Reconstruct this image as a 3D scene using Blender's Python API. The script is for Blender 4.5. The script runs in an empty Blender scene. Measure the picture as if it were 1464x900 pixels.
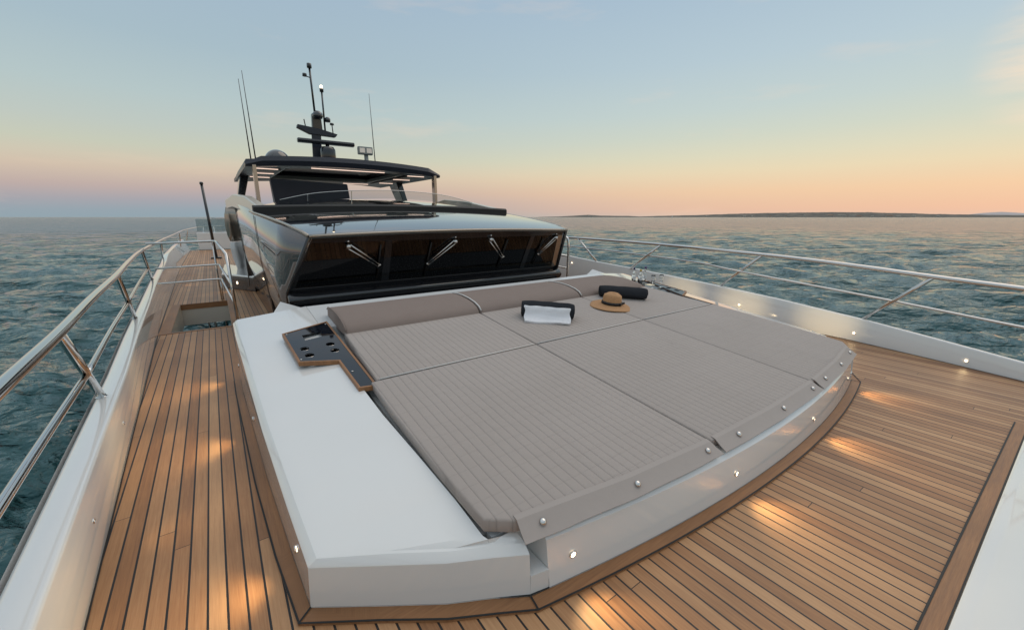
import bpy, bmesh, math, random
import numpy as np
from mathutils import Vector, Matrix
PI = math.pi
random.seed(4); rng = np.random.default_rng(7)
S = bpy.context.scene
COL = S.collection

# ------------------------------------------------------------------ camera, sky, sun, exposure
cd = bpy.data.cameras.new('camera'); cam = bpy.data.objects.new('camera', cd); COL.objects.link(cam)
cd.sensor_width = 36; cd.lens = 583/1464*36; cd.clip_start = 0.03; cd.clip_end = 60000
cam.location = (0, 0, 1.6); cam.rotation_euler = (math.radians(90-13.503), 0, math.radians(-35.773))
S.camera = cam
S.view_settings.view_transform = 'Standard'; S.view_settings.look = 'None'
S.view_settings.exposure = .22; S.view_settings.gamma = 1; S.view_settings.use_curve_mapping = False

SUN_AZ = math.radians(95)      # clockwise from +Y: the sun has just set off to the right of the bow
def hexlin(r, g, b):
    f = lambda c: (c/255/12.92) if c/255 <= .04045 else ((c/255+.055)/1.055)**2.4
    return (f(r), f(g), f(b), 1)
def world():
    w = bpy.data.worlds.new('World'); S.world = w; w.use_nodes = True
    nt = w.node_tree; N = nt.nodes; L = nt.links; N.clear()
    out = N.new('ShaderNodeOutputWorld'); bg = N.new('ShaderNodeBackground'); L.new(bg.outputs[0], out.inputs[0])
    tc = N.new('ShaderNodeTexCoord'); sep = N.new('ShaderNodeSeparateXYZ'); L.new(tc.outputs['Generated'], sep.inputs[0])
    asn = N.new('ShaderNodeMath'); asn.operation = 'ARCSINE'; L.new(sep.outputs[2], asn.inputs[0])
    mp = N.new('ShaderNodeMapRange'); mp.inputs[1].default_value = 0; mp.inputs[2].default_value = PI/2; L.new(asn.outputs[0], mp.inputs[0])
    def ramp(stops):
        r = N.new('ShaderNodeValToRGB'); L.new(mp.outputs[0], r.inputs[0]); e = r.color_ramp.elements
        while len(e) > 1: e.remove(e[-1])
        for i, (deg, c) in enumerate(stops):
            el = e[0] if i == 0 else e.new(deg/90)
            el.position = deg/90; el.color = hexlin(*c)
        return r
    anti = ramp([(0, (138,155,164)), (.8, (142,155,164)), (1.8, (158,156,162)), (3, (180,163,158)), (4.7, (198,181,163)), (5.8, (196,188,169)), (7, (188,191,174)), (9, (180,189,182)), (12, (171,187,188)), (17, (158,178,188)), (24, (152,173,190)), (35, (170,185,197)), (55, (194,204,212)), (90, (210,217,223))])
    warm = ramp([(0, (210,182,162)), (.8, (224,182,154)), (3, (229,194,158)), (5.3, (221,205,172)), (7, (211,206,180)), (9.3, (197,203,188)), (12, (186,199,196)), (17, (174,192,201)), (24, (161,182,198)), (35, (183,196,205)), (55, (208,215,218)), (90, (214,220,223))])
    # azimuth weight towards the set sun
    dot = N.new('ShaderNodeVectorMath'); dot.operation = 'DOT_PRODUCT'; L.new(tc.outputs['Generated'], dot.inputs[0])
    dot.inputs[1].default_value = (math.sin(SUN_AZ), math.cos(SUN_AZ), 0)
    m2 = N.new('ShaderNodeMapRange'); m2.interpolation_type = 'SMOOTHSTEP'; L.new(dot.outputs['Value'], m2.inputs[0])
    m2.inputs[1].default_value = .0; m2.inputs[2].default_value = 1.06
    mix = N.new('ShaderNodeMix'); mix.data_type = 'RGBA'; L.new(m2.outputs[0], mix.inputs[0]); L.new(anti.outputs[0], mix.inputs[6]); L.new(warm.outputs[0], mix.inputs[7])
    # faint high cirrus
    mapn = N.new('ShaderNodeMapping'); mapn.inputs['Scale'].default_value = (1.3, 1.3, 7); mapn.inputs['Rotation'].default_value = (.1, .12, 0)
    L.new(tc.outputs['Generated'], mapn.inputs[0])
    no = N.new('ShaderNodeTexNoise'); no.inputs['Scale'].default_value = 2.1; no.inputs['Detail'].default_value = 7; no.inputs['Roughness'].default_value = .6
    L.new(mapn.outputs[0], no.inputs[0])
    cr = N.new('ShaderNodeMapRange'); cr.inputs[1].default_value = .55; cr.inputs[2].default_value = .85; cr.inputs[4].default_value = .35
    L.new(no.outputs[0], cr.inputs[0])
    mc = N.new('ShaderNodeMix'); mc.data_type = 'RGBA'; L.new(cr.outputs[0], mc.inputs[0]); L.new(mix.outputs[2], mc.inputs[6]); mc.inputs[7].default_value = hexlin(236,205,178)
    cdv = N.new('ShaderNodeVectorMath'); cdv.operation = 'DOT_PRODUCT'; L.new(tc.outputs['Generated'], cdv.inputs[0]); ca, ce = math.radians(87.5), math.radians(13.0)
    cdv.inputs[1].default_value = (math.sin(ca)*math.cos(ce), math.cos(ca)*math.cos(ce), math.sin(ce))
    cm = N.new('ShaderNodeMapRange'); cm.interpolation_type = 'SMOOTHSTEP'; cm.inputs[1].default_value = .9925; cm.inputs[2].default_value = 1.0; L.new(cdv.outputs['Value'], cm.inputs[0])
    cn = N.new('ShaderNodeMapRange'); cn.inputs[1].default_value = .38; cn.inputs[2].default_value = .62; L.new(no.outputs[0], cn.inputs[0])
    cmm = N.new('ShaderNodeMath'); cmm.operation = 'MULTIPLY'; L.new(cm.outputs[0], cmm.inputs[0]); L.new(cn.outputs[0], cmm.inputs[1])
    mc2 = N.new('ShaderNodeMix'); mc2.data_type = 'RGBA'; L.new(cmm.outputs[0], mc2.inputs[0]); L.new(mc.outputs[2], mc2.inputs[6]); mc2.inputs[7].default_value = hexlin(232,212,188)
    # physical twilight sky, a light share of the whole
    sky = N.new('ShaderNodeTexSky'); sky.sky_type = 'NISHITA'; sky.sun_disc = False
    sky.sun_elevation = math.radians(1.0); sky.sun_rotation = SUN_AZ; sky.air_density = 1.0; sky.dust_density = .6
    sm = N.new('ShaderNodeVectorMath'); sm.operation = 'SCALE'; sm.inputs['Scale'].default_value = .003; L.new(sky.outputs[0], sm.inputs[0])
    add = N.new('ShaderNodeVectorMath'); add.operation = 'ADD'; L.new(mc2.outputs[2], add.inputs[0]); L.new(sm.outputs[0], add.inputs[1])
    L.new(add.outputs[0], bg.inputs[0]); bg.inputs[1].default_value = .98
world()
sd = bpy.data.lights.new('sun', 'SUN'); sd.energy = .55; sd.angle = math.radians(50); sd.color = (1, .80, .62)
sun = bpy.data.objects.new('sun', sd); COL.objects.link(sun)
el = math.radians(56); LAZ = math.radians(85)   # soft glow of the bright upper sky on the sunset side
sdir = Vector((math.sin(LAZ)*math.cos(el), math.cos(LAZ)*math.cos(el), math.sin(el)))
sun.rotation_euler = sdir.to_track_quat('Z', 'Y').to_euler()

# ------------------------------------------------------------------ materials
MAT = {}
def nodes(name):
    m = bpy.data.materials.new(name); m.use_nodes = True; MAT[name] = m
    nt = m.node_tree; b = nt.nodes['Principled BSDF']; return m, nt.nodes, nt.links, b
def plain(name, col, rough=.4, metal=0, coat=0, spec=.5, bump=0, bscale=300, var=0, vscale=3, rvar=0):
    m, N, L, b = nodes(name)
    b.inputs['Base Color'].default_value = (*col, 1); b.inputs['Roughness'].default_value = rough
    b.inputs['Metallic'].default_value = metal; b.inputs['Coat Weight'].default_value = coat; b.inputs['Coat Roughness'].default_value = .04
    b.inputs['Specular IOR Level'].default_value = spec
    tc = N.new('ShaderNodeTexCoord')
    if var or rvar:
        n = N.new('ShaderNodeTexNoise'); n.inputs['Scale'].default_value = vscale; n.inputs['Detail'].default_value = 5; L.new(tc.outputs['Object'], n.inputs[0])
        if var:
            mx = N.new('ShaderNodeMix'); mx.data_type = 'RGBA'; L.new(n.outputs[0], mx.inputs[0])
            mx.inputs[6].default_value = (*[c*(1-var) for c in col], 1); mx.inputs[7].default_value = (*[min(1, c*(1+var)) for c in col], 1)
            L.new(mx.outputs[2], b.inputs['Base Color'])
        if rvar:
            mr = N.new('ShaderNodeMapRange'); mr.inputs[3].default_value = max(0, rough-rvar); mr.inputs[4].default_value = rough+rvar
            L.new(n.outputs[0], mr.inputs[0]); L.new(mr.outputs[0], b.inputs['Roughness'])
    if bump:
        n2 = N.new('ShaderNodeTexNoise'); n2.inputs['Scale'].default_value = bscale; n2.inputs['Detail'].default_value = 3; L.new(tc.outputs['Object'], n2.inputs[0])
        bp = N.new('ShaderNodeBump'); bp.inputs['Strength'].default_value = bump; bp.inputs['Distance'].default_value = .01
        L.new(n2.outputs[0], bp.inputs['Height']); L.new(bp.outputs[0], b.inputs['Normal'])
    return m
plain('gelcoat', (.76,.755,.74), .12, coat=1, bump=.006, bscale=5, var=.02, rvar=.04)
plain('gelcoat_matt', (.68,.695,.70), .34, coat=.25, bump=.02, bscale=9, var=.025, vscale=2, rvar=.08)
plain('hull_paint', (.72,.73,.73), .2, coat=.5)
plain('steel', (.66,.64,.62), .06, metal=1, rvar=.05, vscale=14)
plain('black_gloss', (.008,.010,.014), .04, coat=1, spec=.8)
plain('black_paint', (.012,.013,.016), .22, coat=.6, var=.1)
plain('side_gloss', (.17,.155,.15), .03, metal=.7, coat=.8)
plain('tray_black', (.006,.008,.014), .025, spec=.5)
plain('navy', (.018,.022,.035), .35, var=.1)
plain('roof_under', (.055,.05,.048), .4, var=.1)
plain('grey_frame', (.28,.30,.29), .4)
plain('cream_panel', (.62,.56,.48), .3, coat=.3)
plain('champagne', (.42,.36,.30), .16, metal=.7, coat=.4)
plain('rubber', (.012,.012,.012), .6)
plain('dark_locker', (.06,.055,.052), .2, coat=.4)
plain('towel_dark', (.035,.038,.045), .95, spec=.1, bump=.9, bscale=420, var=.25, vscale=90)
plain('towel_white', (.88,.88,.91), .95, spec=.1, bump=.7, bscale=420, var=.05, vscale=90)
plain('ribbon', (.008,.007,.008), .5)
plain('interior_dark', (.05,.035,.028), .5)
plain('interior_wood', (.22,.12,.075), .35, var=.2)
plain('interior_cream', (.72,.64,.56), .5)
plain('house_white', (.42,.38,.33), .8)
plain('house_roof', (.30,.16,.10), .8)
plain('sail', (.8,.78,.74), .6)
plain('label_paper', (.75,.74,.72), .6)
plain('blue_cap', (.02,.025,.10), .35)
plain('purple_cap', (.08,.03,.16), .35)
plain('gold_cap', (.55,.38,.08), .3, metal=.4)
plain('piping_white', (.72,.70,.68), .6)
plain('fabric_back', (.27,.215,.19), .82, spec=.2, bump=.5, bscale=260, var=.05, vscale=6)
plain('flap_vinyl', (.37,.325,.30), .5, spec=.3, bump=.12, bscale=25, var=.04, vscale=8)

def glass(name, tint, rough=.0, ior=1.45, mixin=None):
    m, N, L, b = nodes(name)
    b.inputs['Base Color'].default_value = (*tint, 1); b.inputs['Roughness'].default_value = rough
    b.inputs['Transmission Weight'].default_value = 1; b.inputs['IOR'].default_value = ior
    return m
glass('clear_glass', (.95,.97,.97))
def tinted(name, tint):
    m = bpy.data.materials.new(name); m.use_nodes = True; MAT[name] = m
    N = m.node_tree.nodes; L = m.node_tree.links; N.clear()
    o = N.new('ShaderNodeOutputMaterial'); t = N.new('ShaderNodeBsdfTransparent'); t.inputs[0].default_value = (*tint, 1)
    g = N.new('ShaderNodeBsdfGlossy'); g.inputs['Roughness'].default_value = .02; g.inputs[0].default_value = (.9,.92,.95,1)
    f = N.new('ShaderNodeFresnel'); f.inputs[0].default_value = 1.5
    mx = N.new('ShaderNodeMixShader'); L.new(f.outputs[0], mx.inputs[0]); L.new(t.outputs[0], mx.inputs[1]); L.new(g.outputs[0], mx.inputs[2]); L.new(mx.outputs[0], o.inputs[0])
tinted('smoked_glass', (.50,.46,.43)); tinted('rail_glass', (.75,.80,.80))

def emit(name, col, st):
    m, N, L, b = nodes(name)
    b.inputs['Base Color'].default_value = (.8,.7,.6,1); b.inputs['Emission Color'].default_value = (*col, 1); b.inputs['Emission Strength'].default_value = st
emit('lamp_lens', (1,.78,.5), 4.5); emit('strip_lens', (1,.72,.58), 1.05); emit('masthead_lens', (1,.85,.6), 3); emit('flood_lens', (1,.93,.82), .12)

def teak(name, plank=True, axis='u'):
    """u counts planks, v runs along them in metres (UV map); black caulk between"""
    m, N, L, b = nodes(name)
    uv = N.new('ShaderNodeUVMap'); sep = N.new('ShaderNodeSeparateXYZ'); L.new(uv.outputs[0], sep.inputs[0])
    def mth(op, a, bb=None, c=None):
        n = N.new('ShaderNodeMath'); n.operation = op
        for i, v in enumerate((a, bb, c)):
            if v is None: continue
            if isinstance(v, (int, float)): n.inputs[i].default_value = v
            else: L.new(v, n.inputs[i])
        return n.outputs[0]
    u, v = sep.outputs[0], sep.outputs[1]
    fu = mth('FLOOR', u); fr = mth('FRACT', u)
    wn = N.new('ShaderNodeTexWhiteNoise'); wn.noise_dimensions = '1D'; L.new(fu, wn.inputs['W'])
    off = mth('MULTIPLY', wn.outputs[0], 5.2)
    vv = mth('DIVIDE', mth('ADD', v, off), 5.2)
    fv = mth('FLOOR', vv); frv = mth('FRACT', vv)
    cmb = N.new('ShaderNodeCombineXYZ')
    if plank: L.new(fu, cmb.inputs[0]); L.new(fv, cmb.inputs[1])
    else: cmb.inputs[0].default_value = 3.3; cmb.inputs[1].default_value = 7.1
    wn2 = N.new('ShaderNodeTexWhiteNoise'); wn2.noise_dimensions = '2D'; L.new(cmb.outputs[0], wn2.inputs['Vector'])
    # grain
    gv = N.new('ShaderNodeCombineXYZ'); L.new(mth('MULTIPLY', u, 2.2), gv.inputs[0]); L.new(mth('MULTIPLY', v, .9), gv.inputs[1]); L.new(mth('MULTIPLY', wn2.outputs[0], 37), gv.inputs[2])
    g1 = N.new('ShaderNodeTexNoise'); g1.inputs['Scale'].default_value = 3.2; g1.inputs['Detail'].default_value = 8; g1.inputs['Roughness'].default_value = .62; g1.inputs['Distortion'].default_value = .5
    L.new(gv.outputs[0], g1.inputs[0])
    gv2 = N.new('ShaderNodeCombineXYZ'); L.new(mth('MULTIPLY', u, 14), gv2.inputs[0]); L.new(mth('MULTIPLY', v, 5), gv2.inputs[1]); L.new(mth('MULTIPLY', wn2.outputs[0], 11), gv2.inputs[2])
    g2 = N.new('ShaderNodeTexNoise'); g2.inputs['Scale'].default_value = 2.4; g2.inputs['Detail'].default_value = 4; L.new(gv2.outputs[0], g2.inputs[0])
    tone = mth('ADD', mth('MULTIPLY', wn2.outputs[0], .46), mth('ADD', mth('MULTIPLY', g1.outputs[0], .58), mth('MULTIPLY', g2.outputs[0], .3)))
    cr = N.new('ShaderNodeValToRGB'); L.new(tone, cr.inputs[0]); e = cr.color_ramp.elements
    e[0].position = .28; e[0].color = (.20,.088,.038,1); e[1].position = .95; e[1].color = (.53,.30,.15,1)
    k = e.new(.6); k.color = (.37,.182,.080,1)
    # weather stains
    tc = N.new('ShaderNodeTexCoord'); st = N.new('ShaderNodeTexNoise'); st.inputs['Scale'].default_value = 1.7; st.inputs['Detail'].default_value = 6; L.new(tc.outputs['Object'], st.inputs[0])
    ms = N.new('ShaderNodeMapRange'); ms.inputs[1].default_value = .35; ms.inputs[2].default_value = .7; ms.inputs[3].default_value = .82; ms.inputs[4].default_value = 1.08; L.new(st.outputs[0], ms.inputs[0])
    mul = N.new('ShaderNodeVectorMath'); mul.operation = 'SCALE'; L.new(cr.outputs[0], mul.inputs[0]); L.new(ms.outputs[0], mul.inputs['Scale'])
    # caulk mask
    if plank:
        e1 = mth('MINIMUM', fr, mth('SUBTRACT', 1, fr)); cu = mth('LESS_THAN', e1, .064)
        e2 = mth('MINIMUM', frv, mth('SUBTRACT', 1, frv)); cv = mth('LESS_THAN', e2, .00035)
        mask = mth('MAXIMUM', cu, cv)
        mx = N.new('ShaderNodeMix'); mx.data_type = 'RGBA'; L.new(mask, mx.inputs[0]); L.new(mul.outputs[0], mx.inputs[6]); mx.inputs[7].default_value = (.012,.011,.011,1)
        L.new(mx.outputs[2], b.inputs['Base Color'])
        h = mth('SUBTRACT', mth('MULTIPLY', g2.outputs[0], .25), mask)
    else:
        L.new(mul.outputs[0], b.inputs['Base Color']); h = mth('MULTIPLY', g2.outputs[0], .25)
    bp = N.new('ShaderNodeBump'); bp.inputs['Strength'].default_value = .35; bp.inputs['Distance'].default_value = .002; L.new(h, bp.inputs['Height']); L.new(bp.outputs[0], b.inputs['Normal'])
    rr = N.new('ShaderNodeMapRange'); rr.inputs[3].default_value = .34; rr.inputs[4].default_value = .6; L.new(g1.outputs[0], rr.inputs[0]); L.new(rr.outputs[0], b.inputs['Roughness'])
    b.inputs['Specular IOR Level'].default_value = .45
teak('teak'); teak('teak_solid', plank=False)

def quilt():
    m, N, L, b = nodes('fabric_quilt')
    tc = N.new('ShaderNodeTexCoord'); uv = N.new('ShaderNodeUVMap'); sep = N.new('ShaderNodeSeparateXYZ'); L.new(uv.outputs[0], sep.inputs[0])
    def mth(op, a, bb=None):
        n = N.new('ShaderNodeMath'); n.operation = op
        for i, v in enumerate((a, bb)):
            if v is None: continue
            if isinstance(v, (int, float)): n.inputs[i].default_value = v
            else: L.new(v, n.inputs[i])
        return n.outputs[0]
    # slightly wandering stitches
    nz = N.new('ShaderNodeTexNoise'); nz.inputs['Scale'].default_value = 3; L.new(uv.outputs[0], nz.inputs[0])
    wob = mth('MULTIPLY', mth('SUBTRACT', nz.outputs[0], .5), .012)
    u = mth('DIVIDE', mth('ADD', sep.outputs[0], wob), .058); v = mth('DIVIDE', mth('ADD', sep.outputs[1], wob), .105)
    du = mth('ABSOLUTE', mth('SUBTRACT', mth('FRACT', u), .5)); dv = mth('ABSOLUTE', mth('SUBTRACT', mth('FRACT', v), .5))
    hu = mth('SUBTRACT', 1, mth('POWER', mth('MULTIPLY', du, 2), 5)); hv = mth('SUBTRACT', 1, mth('POWER', mth('MULTIPLY', dv, 2), 12))
    h = mth('ADD', mth('MULTIPLY', hu, 1), mth('MULTIPLY', hv, .35))
    w = N.new('ShaderNodeTexNoise'); w.inputs['Scale'].default_value = 700; L.new(tc.outputs['Object'], w.inputs[0])
    hh = mth('ADD', h, mth('MULTIPLY', w.outputs[0], .35))
    bp = N.new('ShaderNodeBump'); bp.inputs['Strength'].default_value = .8; bp.inputs['Distance'].default_value = .005; L.new(hh, bp.inputs['Height']); L.new(bp.outputs[0], b.inputs['Normal'])
    wr = N.new('ShaderNodeTexNoise'); wr.inputs['Scale'].default_value = 3.6; wr.inputs['Detail'].default_value = 3; wr.inputs['Distortion'].default_value = .8; L.new(tc.outputs['Object'], wr.inputs[0])
    bw = N.new('ShaderNodeBump'); bw.inputs['Strength'].default_value = .6; bw.inputs['Distance'].default_value = .028; L.new(wr.outputs[0], bw.inputs['Height']); L.new(bw.outputs[0], bp.inputs['Normal'])
    ln = mth('MAXIMUM', mth('GREATER_THAN', du, .455), mth('MULTIPLY', mth('GREATER_THAN', dv, .482), .4))
    n2 = N.new('ShaderNodeTexNoise'); n2.inputs['Scale'].default_value = 1.6; n2.inputs['Detail'].default_value = 5; L.new(tc.outputs['Object'], n2.inputs[0])
    c0 = N.new('ShaderNodeMix'); c0.data_type = 'RGBA'; L.new(n2.outputs[0], c0.inputs[0]); c0.inputs[6].default_value = (.37,.32,.29,1); c0.inputs[7].default_value = (.43,.375,.345,1)
    c1 = N.new('ShaderNodeMix'); c1.data_type = 'RGBA'; L.new(mth('MULTIPLY', ln, .32), c1.inputs[0]); L.new(c0.outputs[2], c1.inputs[6]); c1.inputs[7].default_value = (.22,.19,.178,1)  # groove shade put into the colour, the relief alone shows faintly
    L.new(c1.outputs[2], b.inputs['Base Color']); b.inputs['Roughness'].default_value = .8; b.inputs['Specular IOR Level'].default_value = .2
    b.inputs['Sheen Weight'].default_value = .15
quilt()

def straw():
    m, N, L, b = nodes('straw')
    tc = N.new('ShaderNodeTexCoord'); w = N.new('ShaderNodeTexWave'); w.wave_type = 'RINGS'; w.rings_direction = 'Z'; w.inputs['Scale'].default_value = 45; w.inputs['Distortion'].default_value = 1.5
    L.new(tc.outputs['Object'], w.inputs[0]); n = N.new('ShaderNodeTexNoise'); n.inputs['Scale'].default_value = 160; L.new(tc.outputs['Object'], n.inputs[0])
    mx = N.new('ShaderNodeMix'); mx.data_type = 'RGBA'; L.new(n.outputs[0], mx.inputs[0]); mx.inputs[6].default_value = (.30,.14,.055,1); mx.inputs[7].default_value = (.62,.36,.18,1); L.new(mx.outputs[2], b.inputs['Base Color'])
    bp = N.new('ShaderNodeBump'); bp.inputs['Strength'].default_value = .5; bp.inputs['Distance'].default_value = .003; L.new(w.outputs[0], bp.inputs['Height']); L.new(bp.outputs[0], b.inputs['Normal'])
    b.inputs['Roughness'].default_value = .8
straw()

def water():
    m, N, L, b = nodes('sea_water')
    b.inputs['Base Color'].default_value = (.038,.108,.116,1); b.inputs['IOR'].default_value = 1.333
    tc = N.new('ShaderNodeTexCoord')
    ln = N.new('ShaderNodeVectorMath'); ln.operation = 'LENGTH'; L.new(tc.outputs['Object'], ln.inputs[0])
    lg = N.new('ShaderNodeMath'); lg.operation = 'LOGARITHM'; lg.inputs[1].default_value = 10; L.new(ln.outputs['Value'], lg.inputs[0])
    rr = N.new('ShaderNodeMapRange'); rr.inputs[1].default_value = 1.2; rr.inputs[2].default_value = 3.2; rr.inputs[3].default_value = .04; rr.inputs[4].default_value = .13; L.new(lg.outputs[0], rr.inputs[0]); L.new(rr.outputs[0], b.inputs['Roughness'])
    mr = N.new('ShaderNodeMapping'); mr.inputs['Rotation'].default_value = (0,0,.62); L.new(tc.outputs['Object'], mr.inputs[0])
    mp = N.new('ShaderNodeMapping'); mp.inputs['Scale'].default_value = (1,2.1,1); L.new(mr.outputs[0], mp.inputs[0])
    prev = None
    for sc, det, dist, st in ((4.0,4,.055,.9),(1.5,4,.17,.9),(.55,4,.50,.9),(.19,5,1.7,.9),(.055,5,5.5,.85)):
        n = N.new('ShaderNodeTexNoise'); n.inputs['Scale'].default_value = sc; n.inputs['Detail'].default_value = det; n.inputs['Roughness'].default_value = .55; n.inputs['Distortion'].default_value = .25; L.new(mp.outputs[0], n.inputs[0])
        bp = N.new('ShaderNodeBump'); bp.inputs['Strength'].default_value = st; bp.inputs['Distance'].default_value = dist; L.new(n.outputs[0], bp.inputs['Height'])
        if prev: L.new(prev, bp.inputs['Normal'])
        prev = bp.outputs[0]
    L.new(prev, b.inputs['Normal'])
water()

def scrub():
    m, N, L, b = nodes('headland_scrub')
    tc = N.new('ShaderNodeTexCoord'); mp = N.new('ShaderNodeMapping'); mp.inputs['Scale'].default_value = (1,1,5); L.new(tc.outputs['Object'], mp.inputs[0])
    n = N.new('ShaderNodeTexNoise'); n.inputs['Scale'].default_value = .012; n.inputs['Detail'].default_value = 9; n.inputs['Roughness'].default_value = .65; L.new(mp.outputs[0], n.inputs[0])
    cr = N.new('ShaderNodeValToRGB'); L.new(n.outputs[0], cr.inputs[0]); e = cr.color_ramp.elements
    e[0].position = .42; e[0].color = (.055,.058,.052,1); e[1].position = .72; e[1].color = (.27,.22,.17,1); L.new(cr.outputs[0], b.inputs['Base Color'])
    b.inputs['Roughness'].default_value = .95
scrub()
plain('far_hills', (.47,.43,.43), .95)  # pale colour carries the distance haze, no haze volume is built

# ------------------------------------------------------------------ helpers
OFF = {}
def thing(name, label, cat, loc=(0,0,0), group=None):
    o = bpy.data.objects.new(name, None); COL.objects.link(o); o.location = loc; o.empty_display_size = .1
    OFF[o.name] = Vector(loc); tag(o, label, cat, group); return o
def tag(o, label=None, cat=None, group=None, kind=None):
    if label: o['label'] = label
    if cat: o['category'] = cat
    if group: o['group'] = group
    if kind: o['kind'] = kind
    return o
def obj(name, V, F, mat, parent=None, smooth=False, bevel=0, seg=2, uv=None, local=False, sub=0, ang=35):
    """world-space vertices; a child's mesh is shifted into its parent's frame"""
    V = [Vector(v) for v in V]
    if parent is not None:
        off = Vector((0,0,0)) if local else OFF[parent.name]
        loc = Vector((0,0,0))
    elif local: off = Vector((0,0,0)); loc = Vector((0,0,0))
    else:
        xs = [v.x for v in V]; ys = [v.y for v in V]; zs = [v.z for v in V]
        off = Vector(((min(xs)+max(xs))/2, (min(ys)+max(ys))/2, min(zs))); loc = off.copy()
    me = bpy.data.meshes.new(name); me.from_pydata([v-off for v in V], [], F)
    if uv:
        l = me.uv_layers.new(name='UVMap')
        for p in me.polygons:
            for li in p.loop_indices:
                vi = me.loops[li].vertex_index; l.data[li].uv = uv(V[vi])
    bm = bmesh.new(); bm.from_mesh(me); bmesh.ops.recalc_face_normals(bm, faces=bm.faces); bm.to_mesh(me); bm.free()
    me.materials.append(MAT[mat])
    if smooth:
        for p in me.polygons: p.use_smooth = True
    o = bpy.data.objects.new(name, me); COL.objects.link(o); o.location = loc
    if parent is not None: o.parent = parent
    OFF[o.name] = off
    if bevel:
        for p in me.polygons: p.use_smooth = True
        b = o.modifiers.new('bevel', 'BEVEL'); b.width = bevel; b.segments = seg; b.limit_method = 'ANGLE'; b.angle_limit = math.radians(ang); b.harden_normals = True
    if sub:
        s = o.modifiers.new('sub', 'SUBSURF'); s.levels = sub; s.render_levels = sub
    return o
class MB:
    def __init__(s): s.V = []; s.F = []
    def add(s, V, F):
        n = len(s.V); s.V += [tuple(v) for v in V]; s.F += [tuple(i+n for i in f) for f in F]; return s
    def box(s, c, d, rz=0, M=None):
        x, y, z = d[0]/2, d[1]/2, d[2]/2
        V = [Vector((sx*x, sy*y, sz*z)) for sz in (-1,1) for sy in (-1,1) for sx in (-1,1)]
        R = M if M is not None else Matrix.Rotation(rz, 3, 'Z')
        V = [R @ v + Vector(c) for v in V]
        return s.add(V, [(0,2,3,1),(4,5,7,6),(0,1,5,4),(2,6,7,3),(0,4,6,2),(1,3,7,5)])
    def hexa(s, P): # 8 corners: bottom 4 loop, top 4 loop
        return s.add(P, [(3,2,1,0),(4,5,6,7),(0,1,5,4),(1,2,6,5),(2,3,7,6),(3,0,4,7)])
    def prism(s, out, zb, zt):
        n = len(out); fb = zb if callable(zb) else (lambda x, y: zb); ft = zt if callable(zt) else (lambda x, y: zt)
        V = [(x, y, fb(x, y)) for x, y in out] + [(x, y, ft(x, y)) for x, y in out]
        return s.add(V, [tuple(range(n-1, -1, -1)), tuple(range(n, 2*n))] + [(i, (i+1) % n, n+(i+1) % n, n+i) for i in range(n)])
    def rings(s, R, cap=True, closed=True):
        n = len(R[0]); V = [p for r in R for p in r]; F = []
        for i in range(len(R)-1):
            for j in range(n if closed else n-1):
                k = (j+1) % n; F.append((i*n+j, i*n+k, (i+1)*n+k, (i+1)*n+j))
        if cap: F += [tuple(range(n-1, -1, -1)), tuple(range((len(R)-1)*n, len(R)*n))]
        return s.add(V, F)
    def tube(s, P, r, n=14, cap=True):
        P = [Vector(p) for p in P]; rr = r if isinstance(r, (list, tuple)) else [r]*len(P)
        T = []
        for i in range(len(P)):
            a = P[max(i-1, 0)]; b = P[min(i+1, len(P)-1)]
            if 0 < i < len(P)-1: t = (P[i]-a).normalized()+(b-P[i]).normalized()
            else: t = b-a
            T.append(t.normalized())
        up = Vector((0,0,1)) if abs(T[0].z) < .9 else Vector((1,0,0))
        nv = T[0].cross(up).normalized(); R = []
        for i, t in enumerate(T):
            nv = (nv - t*nv.dot(t)).normalized(); bv = t.cross(nv)
            sc = 1
            if 0 < i < len(P)-1:
                c = (P[i]-P[i-1]).normalized().dot(t); sc = 1/max(c, .7)
            R.append([P[i]+(nv*math.cos(2*PI*k/n)+bv*math.sin(2*PI*k/n))*rr[i]*(sc if sc < 1.02 else 1) for k in range(n)])
        return s.rings(R, cap)
    def lathe(s, prof, c=(0,0,0), n=24, M=None, cap=True):
        R = []
        for r, z in prof:
            ring = [Vector((r*math.cos(2*PI*k/n), r*math.sin(2*PI*k/n), z)) for k in range(n)]
            if M is not None: ring = [M @ v for v in ring]
            R.append([v+Vector(c) for v in ring])
        return s.rings(R, cap)
    def build(s, name, mat, parent=None, **k): return obj(name, s.V, s.F, mat, parent, **k)
def smooth_path(P, n=8):
    P = [Vector(p) for p in P]; Q = [P[0]*2-P[1]]+P+[P[-1]*2-P[-2]]; out = []
    for i in range(1, len(Q)-2):
        for k in range(n):
            t = k/n; a, b, c, d = Q[i-1], Q[i], Q[i+1], Q[i+2]
            out.append(.5*((2*b)+(c-a)*t+(2*a-5*b+4*c-d)*t*t+(3*b-a-3*c+d)*t**3))
    out.append(P[-1]); return out
def fillet(P, r=.06, n=5):
    P = [Vector(p) for p in P]; out = [P[0]]
    for i in range(1, len(P)-1):
        a, b, c = P[i-1], P[i], P[i+1]; q = min(r, (b-a).length*.45, (c-b).length*.45)
        s, e = b+(a-b).normalized()*q, b+(c-b).normalized()*q
        for k in range(n+1):
            t = k/n; out.append((1-t)**2*s+2*t*(1-t)*b+t*t*e)
    out.append(P[-1]); return out
def copy_tree(o, parent=None, local=False):
    c = o.copy(); COL.objects.link(c)
    if parent is not None: c.parent = parent
    for ch in list(o.children): copy_tree(ch, c)
    return c
def interp(tab, y):
    xs = [t[0] for t in tab]; return float(np.interp(y, xs, [t[1] for t in tab]))
C = 2.95
mir = lambda p: (2*C-p[0],)+tuple(p[1:])

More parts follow.
